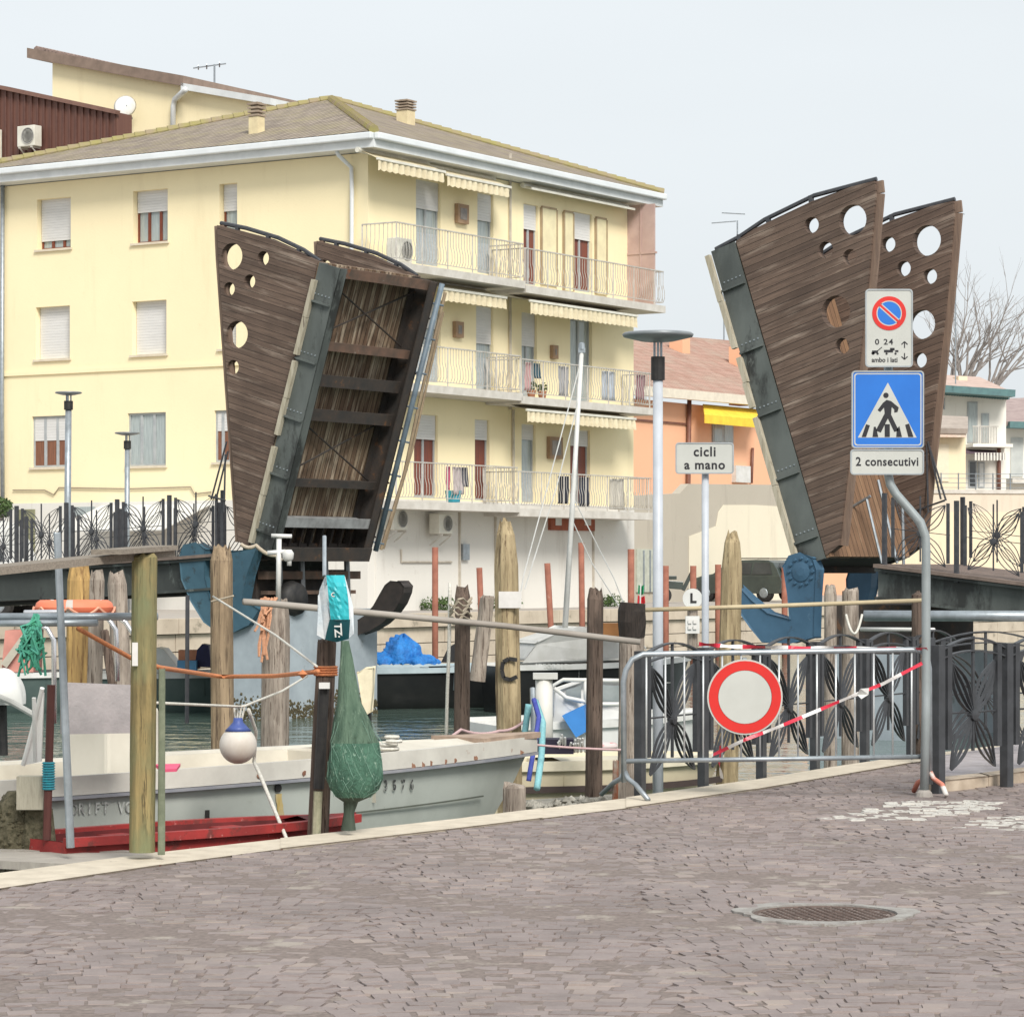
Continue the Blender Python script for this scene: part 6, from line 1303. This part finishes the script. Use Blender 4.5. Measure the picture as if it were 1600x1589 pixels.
# clock shaped sign and meter box on a post near the lamp
cs = T('disc_sign', 'small round white disc sign with a black mark on a grey post', 'sign', P(1082, 1010, 34)); MB().tube([P(1082, 1020, 34), P(1082, 920, 34)], .06, 8).build('post', Wgrey, cs)
MB().lathe([(0, 0), (.115, 0), (.115, .02), (0, .025)], P(1082, 935, 33.9), 22, (Vector((1, 0, 0)), Z, Vector((0, -1, 0)))).build('disc', Mwhite, cs); m = MB(); text(m, 'L', .15, lambda a, b, d: P(1083, 935, 33.87)+Vector((a, -d, b)), bold=.005); m.build('mark', Mblack, cs)
MB().box(P(1082, 976, 33.9), .16, .05, .2).build('number_plate', Mwhite, cs); m = MB()
for k in range(4): m.box(P(1078+(k % 2)*8, 971+(k//2)*9, 33.86), .04, .01, .045)
m.build('plate_marks', MATS['grey paper'], cs)
# moped on the far quay
mo = T('moped', 'small dark moped parked behind the disc sign', 'moped', P(1062, 945, 92)); m = MB(); oc = P(1062, 938, 92); oc.z = FAR
for dx in (-.5, .5): torus_c = oc+Vector((dx, 0, .25)); m.lathe([(.17, -.05), (.25, -.04), (.25, .04), (.17, .05)], torus_c, 16, (Vector((1, 0, 0)), Z, Vector((0, 1, 0))))
m.build('wheel', Mblack, mo); m = MB(); m.beam(oc+Vector((-.55, 0, .6)), oc+Vector((.1, 0, .55)), .25, .25); m.beam(oc+Vector((.1, 0, .4)), oc+Vector((.4, 0, 1.0)), .12, .12); m.tube([oc+Vector((.38, -.3, 1.05)), oc+Vector((.38, .3, 1.05))], .03, 6); m.box(oc+Vector((-.4, 0, .8)), .6, .28, .12); m.build('body', MATS['dark car paint'], mo, bevel=.03)
fg = T('small_flag', 'small green white red flag on a stick behind the tarred piling', 'flag', P(1003, 950, 40)); MB().tube([P(1000, 960, 40), P(1001, 912, 40)], .01, 5).build('stick', Mwhite, fg)
m = MB(); m.sheet([[P(998, 914, 40), P(1002, 916, 40.05), P(1006, 914, 40)], [P(997, 927, 40), P(1002, 930, 40.05), P(1005, 928, 40)]]); m.build('green_cloth', mat('flag green', (.02, .3, .12)), fg, solid=.01); m = MB(); m.sheet([[P(997, 930, 40), P(1002, 933, 40.05), P(1007, 931, 40)], [P(996, 944, 40), P(1003, 946, 40.05), P(1008, 942, 40)]]); m.build('red_cloth', mat('flag red', (.6, .03, .04)), fg, solid=.01)
# laundry on the balconies
def cloth(bal, u, w_, h_, m_, label, v=None):
    a0, a1, z = BAL[bal]; a = FRt.loc(u, 700, PR-.15)[0]; m = MB(); rows = []
    for i in range(7):
        y = z+.92-h_*i/6; rows.append([FRt.pt(a-w_/2+w_*j/8, y, PR-.16+.03*math.sin(j*1.7+i*.3+u)) for j in range(9)])
    m.sheet(rows); return tag(m.build('laundry', m_, None, True, solid=.01), label, 'laundry', 'laundry drying on the balconies')
for b, u, w_, h_, c, lab in ((5, 880, .55, .75, (.035, .04, .055), 'dark clothes drying on the lowest right balcony'), (5, 914, .55, .8, (.04, .045, .07), 'navy trousers drying on the lowest right balcony next to the dark clothes'), (5, 965, .8, .85, (.62, .58, .5), 'cream sheets drying at the end of the lowest right balcony'), (4, 716, .5, .7, (.58, .5, .5), 'striped white cloth on the lowest left balcony'), (4, 701, .14, .6, (.62, .08, .2), 'pink towel on the lowest left balcony'), (4, 727, .3, .5, (.12, .12, .14), 'dark patterned cloth on the lowest left balcony'),
                            (3, 826, .3, .75, (.58, .34, .34), 'pinkish garment on the middle right balcony'), (3, 840, .3, .4, (.05, .12, .16), 'dark teal garment on the middle right balcony'), (3, 880, .5, .8, (.42, .42, .44), 'grey shirts hanging on the middle right balcony'), (3, 952, .7, .8, (.5, .55, .62), 'pale blue sheet on the middle right balcony'), (3, 1000, .5, .7, (.36, .2, .22), 'wine red cloth at the end of the middle right balcony')):
    cloth(b, u, w_, h_, mat('cloth %d%d' % (b, u), c, [x*.7 for x in c], .9, 5, (5, 5, .5)), lab)
a0, a1, z = BAL[4]; bb_ = FRt.pt(FRt.loc(726, 770, PR)[0], z+.02, .8)
bk = T('laundry_tub', 'turquoise laundry tub on the lowest left balcony', 'tub', bb_); MB().lathe([(.17, 0), (.22, .3), (.2, .3), (.15, .03)], bb_, 16).build('tub', mat('turquoise plastic', (.05, .38, .48), (.04, .3, .4), .5), bk)
a0, a1, z = BAL[3]; 
for u, lab in ((862, 'red flowering pot on the middle right balcony near the grey shirts'), (845, 'small potted plant on the middle right balcony by the pinkish garment')):
    b = FRt.pt(FRt.loc(u, 600, PR)[0], z+.01, .85); t = T('flower_pot', lab, 'flower pot', b); MB().lathe([(.09, 0), (.13, .2), (.11, .2)], b, 12).build('pot', mat('terracotta', (.45, .2, .11)), t); leaves(t, b+Z*.3, .16, .14, .14, 60, .05, Mleaf)
# ------------------------------------------------------------------ barrier, tape, signs
b0, b1 = G(983, 1249), G(1452, 1243); FBq = Fr(b0, (b1-b0)); br_ = T('crowd_barrier', 'galvanised crowd barrier with a round red rimmed sign closing the way', 'barrier', b0)
def bp(u, v, o=0): return FBq.px(u, v, o)
m = MB(); m.tube([bp(*p) for p in ((975, 1222), (974, 1065), (978, 1047), (988, 1030), (1005, 1022), (1428, 1015), (1441, 1018), (1449, 1028), (1452, 1045), (1453, 1225))], .0215, 10); m.tube([bp(975, 1189), bp(1453, 1182)], .018, 8); m.build('frame', Mgrey, br_, True)
for k in range(15):
    u = 1010+k*29.6; MB().tube([bp(u, 1020), bp(u, 1187)], .0075, 6).build('bar', mat('bright bar', (.62, .64, .64), (.5, .52, .53), .35, 5, metal=.4), br_, True)
for u in (976, 1453):
    m = MB()
    for s_ in (-1, 1): m.tube([bp(u, 1205), bp(u, 1216)+FBq.n*(.03*s_)+FBq.ax*(.02*s_), bp(u, 1224)+FBq.n*(.12*s_)+FBq.ax*(.06*s_), Vector((bp(u, 1240).x+FBq.n.x*(.3 if u < 1000 else .22)*s_+FBq.ax.x*(.12 if u < 1000 else .06)*s_, bp(u, 1240).y+FBq.n.y*(.3 if u < 1000 else .22)*s_, .02))], .02, 8)
    m.build('foot', Mgrey if u < 1000 else mat('red white foot', (.55, .20, .14), (.62, .59, .55), .6, 3, (1, 1, 1), lo=.48, hi=.52), br_, True)
XX, YN = Vector((1, 0, 0)), Vector((0, -1, 0))
def disc(mb, c, r0, r1, d0, d1, n_=48): 
    return mb.lathe([(r1, d0), (r1, d1), (r0, d1), (r0, d0)] if r0 > 0 else [(r1, d0), (r1, d1), (0, d1)], c, n_, (XX, Z, YN))
Msw = mat('sign white', (.50, .51, .475), (.45, .46, .425), .45, 3); Msr = mat('sign red', (.62, .028, .022), (.54, .024, .02), .4, 3); Msb = mat('sign blue', (.02, .16, .56), (.018, .14, .50), .4, 3); Msk = mat('sign black', (.015, .015, .02), (.02, .02, .022), .5); Mal = mat('sign aluminium', (.42, .45, .46), (.34, .37, .38), .4, 6, metal=.4)
rs = T('round_sign', 'round red rimmed blank white no entry for vehicles sign on the barrier', 'road sign', bp(1164, 1148, .05)); c = bp(1164, 1089, .06); k_ = c.y/F
disc(MB(), c, 0, 59*k_, -.02, .0).build('backing', Msw, rs); disc(MB(), c, 42*k_, 56.5*k_, .0, .004).build('red_ring', Msr, rs); disc(MB(), c, 0, 41.5*k_, .0, .003).build('white_disc', Msw, rs)
MB().box(c+Vector((0, .04, .26)), .03, .05, .08).build('clip', Mgrey, rs)
tape_t = NT('red white tape'); at_ = tape_t.t.nodes.new('ShaderNodeAttribute'); at_.attribute_name = 'loc'; sx = tape_t.t.nodes.new('ShaderNodeSeparateXYZ'); tape_t.l(at_.outputs['Vector'], sx.inputs[0])
Mtape = tape_t.done(tape_t.mix(tape_t.math('LESS_THAN', tape_t.math('FRACT', tape_t.math('DIVIDE', sx.outputs[0], .36)), .5), (.74, .72, .70), (.62, .03, .06)), .4)
def tape(pts, w0, label, tw=.6, n_=16):
    q = []; 
    for i in range(len(pts)-1):
        for k in range(n_): q.append(P(*[pts[i][j]+(pts[i+1][j]-pts[i][j])*k/n_ for j in range(3)]))
    q.append(P(*pts[-1])); m = MB(); rows = []; d = 0; at = []; 
    for i, p in enumerate(q):
        if i: d += (p-q[i-1]).length
        e = (q[min(i+1, len(q)-1)]-q[max(i-1, 0)]).normalized(); up = Z-e*Z.dot(e); up.normalize(); ang = tw*math.sin(i*.33); wv = up*math.cos(ang)+e.cross(up)*math.sin(ang)
        rows.append([p-wv*w0/2, p+wv*w0/2]); at += [(d, 0, 0)]*2
    m.sheet(rows); it_ = iter(at); return tag(m.build('barrier_tape', Mtape, None, attr=lambda p_: next(it_)), label, 'tape')
tape([(1092, 1006, 23.4), (1140, 1010, 23.3), (1250, 1012, 23.2), (1340, 1013, 23.1), (1449, 1014, 22.7)], .034, 'red and white tape stretched along the top of the barrier', 1.0)
tape([(1441, 1036, 22.6), (1380, 1068, 22.65), (1330, 1088, 22.7), (1225, 1132, 22.4), (1165, 1155, 22.3), (1112, 1180, 22.6)], .027, 'red and white tape slanting down across the barrier behind the post', .5)
tape([(1127, 1165, 22.8), (1124, 1190, 22.8), (1128, 1216, 22.9)], .03, 'loose end of red and white tape below the round sign', 1.2, 8)
tag(MB().prism([P(1339, 1085, 22.6), P(1345, 1076, 22.55), P(1358, 1075, 22.6), P(1357, 1085, 22.6), P(1346, 1092, 22.55)], Vector((0, .02, 0))).build('tape_knot', Mwhite), 'white crumpled knot in the middle of the slanting tape', 'tape')
# sign post with three plates
bq = G(1447, 1244); Yp = bq.y; sp = T('sign_post', 'bent grey steel post carrying the parking and crossing signs', 'sign post', bq)
m = MB(); m.tube([Vector((P(1444, 1244, Yp).x, Yp, -.02)), P(1447, 1100, Yp), P(1447, 860, Yp), P(1446, 838, Yp), P(1438, 816, Yp), P(1420, 795, Yp), P(1400, 772, Yp), P(1391, 757, Yp), P(1388, 742, Yp), P(1388, 460, Yp)], .0345, 12)
m.build('pole', mat('grey zinc post', (.36, .40, .41), (.26, .29, .29), .45, 5, (1, 1, .4), metal=.3), sp, True); MB().lathe([(.075, -.02), (.06, .03), (.04, .05)], Vector((P(1444, 1244, Yp).x, Yp, 0)), 14).build('collar', mat('mortar', (.34, .31, .28)), sp)
def rr_(w_, h_, r, n_=5):
    o = []
    for cx_, cy_, a0_ in ((w_/2-r, h_/2-r, 0), (-w_/2+r, h_/2-r, 90), (-w_/2+r, -h_/2+r, 180), (w_/2-r, -h_/2+r, 270)):
        for k in range(n_+1): a = math.radians(a0_+90*k/n_); o.append((cx_+r*math.cos(a), cy_+r*math.sin(a)))
    return o
def signplate(name, label, uc, vc, wpx, hpx, Y, face, cat='road sign'):
    c = P(uc, vc, Y); s_ = Y/F; t = T(name, label, cat, P(uc, vc+hpx/2, Y)); W0, H0 = wpx*s_, hpx*s_
    to = lambda dep: (lambda a, b, d: Vector((c.x+a, c.y-d-dep, c.z+b)))
    m = MB(); plate(m, rr_(W0, H0, .028), [rr_(W0-.022, H0-.022, .02)], .03, to(0)); m.build('rim', Mal, t)
    m = MB(); plate(m, rr_(W0-.02, H0-.02, .02), [], .012, to(.004)); m.build('plate', face, t); return t, c, s_, to
Yf = Yp-.07
t, c, s_, to = signplate('parking_sign', 'white no parking sign plate with red and blue disc on top of the post', 1389, 513, 74, 122, Yf, Msw)
c2 = c+Z*(23*s_); disc(MB(), c2, 0, 21*s_, .011, .0125).build('blue_disc', Msb, t); disc(MB(), c2, 19.8*s_, 26.5*s_, .011, .014).build('red_ring', Msr, t); disc(MB(), c2, 18.3*s_, 19.9*s_, .011, .0138, 40).build('thin_white_ring', Msw, t)
dv = Vector((.745, 0, -.667)); pv_ = Vector((.667, 0, .745))
m = MB(); m.box(c2+YN*.0133, 40*s_, .002, 3.4*s_, (dv, YN, pv_)); m.build('red_bar', Msr, t); m = MB()
for q in (-1, 1): m.box(c2+YN*.013+pv_*(q*2.6*s_), 39*s_, .0016, 1.6*s_, (dv, YN, pv_))
m.build('white_edge', Msw, t)
m = MB(); text(m, '0 24', 12.5*s_, lambda a, b, d: Vector((c.x-8*s_+a, c.y-.0115, c.z-22*s_+b)), ext=0, sx=1.1, bold=.0012, space=1.2); m.build('lettering', Msk, t); m = MB(); text(m, 'ambo i lati', 10.5*s_, lambda a, b, d: Vector((c.x-7*s_+a, c.y-.0115, c.z-50*s_+b)), ext=0, sx=.92, bold=.0012); m.build('lettering', Msk, t)
for q in (1, -1):
    m = MB(); yy = c.z+(-26 if q > 0 else -44)*s_; m.box(Vector((c.x+24*s_, c.y-.0115, yy)), 1.6*s_, .001, 10*s_); 
    for e in (-1, 1): m.beam(Vector((c.x+24*s_, c.y-.0115, yy+q*5*s_)), Vector((c.x+(24+e*5)*s_, c.y-.0115, yy+q*.5*s_)), .001, 1.5*s_, up=YN) if False else m.box(Vector((c.x+(24+e*2.4)*s_, c.y-.0115, yy+q*2.6*s_)), 6.5*s_, .001, 1.6*s_, ((Vector((e*.72, 0, -q*.69))), YN, Vector((q*.69*e, 0, .72)) if True else Z))
    m.build('arrow', Msk, t)
# tow truck pictogram
m = MB()
for x0, y0, w_, h_ in ((-22, -37, 9, 4), (-25, -39, 5, 3), (-1, -36, 14, 4), (5, -33, 7, 4), (12, -36, 5, 3)): m.box(Vector((c.x+x0*s_, c.y-.0115, c.z+y0*s_)), w_*s_, .001, h_*s_)
m.box(Vector((c.x-15*s_, c.y-.0115, c.z-33*s_)), 10*s_, .001, 1.3*s_, (Vector((.75, 0, .66)), YN, Vector((-.66, 0, .75))))
for x0 in (-25, -18, -4, 10): disc(m, Vector((c.x+x0*s_, c.y, c.z-40*s_)), 0, 1.8*s_, .011, .012, 10)
m.build('pictogram', Msk, t)
t, c, s_, to = signplate('crossing_sign', 'blue square pedestrian crossing sign with walking figure', 1387, 640, 113, 121, Yf, Msb)
m = MB(); plate(m, rr_(105*s_, 113*s_, .022), [rr_(101.5*s_, 109.5*s_, .02)], .002, to(.0105)); m.build('white_line', Msw, t)
m = MB(); tri = [(0, 42), (45, -44), (-47, -44)]; plate(m, [(x*s_, y*s_) for x, y in tri], [], .002, to(.0105)); m.build('white_triangle', Msw, t)
m = MB(); dd = to(.0125)
for poly in ([(-41, -43), (-34, -43), (-28, -25), (-34, -23)], [(-24, -43), (-15, -43), (-17, -34), (-19, -27), (-22, -27)], [(-5, -43), (3, -43), (3, -23), (-5, -23)], [(13, -43), (22, -43), (18, -26), (14, -30)], [(32, -43), (40, -43), (33, -22), (27, -24)],
             [(-2, 15), (5, 13), (17, 3), (15, -4), (10, -5), (10, 0), (6, 4), (5, -8), (17, -33), (10, -35), (0, -14), (-11, -36), (-19, -33), (-5, -6), (-6, 3), (-12, -4), (-16, -1), (-8, 10)]):
    plate(m, [(x*s_, y*s_) for x, y in poly], [], .002, dd)
plate(m, circ((-3*s_, 22*s_), 4.2*s_, n=18), [], .002, dd); m.build('black_figure', Msk, t)
t, c, s_, to = signplate('consecutive_plate', 'small white plate reading 2 consecutivi below the blue sign', 1386, 722, 115, 40, Yf, Msw)
m = MB(); text(m, '2 consecutivi', 19*s_, lambda a, b, d: Vector((c.x+a, c.y-.0115, c.z+b-.0)), ext=0, sx=.90, bold=.0022, space=1.08); m.build('lettering', Msk, t)
Yc_ = 25.2; cp = T('cycle_sign_post', 'slim grey post carrying the cicli a mano plate', 'sign post', Vector((P(1102, 1225, Yc_).x, Yc_, -.6))); MB().tube([Vector((P(1102, 1225, Yc_).x, Yc_, -.6)), P(1102, 700, Yc_)], .031, 10).build('pole', Mlamp, cp, True)
t, c, s_, to = signplate('cycle_sign', 'white plate reading cicli a mano on its slim post', 1101, 716, 91, 49, Yc_-.06, Msw)
m = MB(); text(m, 'cicli', 21*s_, lambda a, b, d: Vector((c.x+a, c.y-.0115, c.z+b+9.5*s_)), ext=0, sx=.95, bold=.003, space=1.12); m.build('lettering', Msk, t); m = MB(); text(m, 'a mano', 20*s_, lambda a, b, d: Vector((c.x+a, c.y-.0115, c.z+b-11*s_)), ext=0, sx=.98, bold=.003, space=1.12); m.build('lettering', Msk, t)
# scattered rubble at the quay foot
m = MB(); random.seed(12)
for k in range(70):
    u = random.uniform(812, 955); c = G(u, 1262-(u-812)*.07+random.uniform(-6, 6), -.12-.1*random.random()); m.lathe([(.001, -.03), (random.uniform(.02, .06), 0), (.001, random.uniform(.02, .05))], c, 6)
m.prism([G(808, 1275, -.2), G(965, 1258, -.2), G(965, 1240, -.35), G(815, 1250, -.35)], -Z*.6, tri=False)
tag(m.build('rubble', mat('shell rubble', (.42, .40, .35), (.12, .11, .09), .95, 9, bump=.6)), kind='stuff')
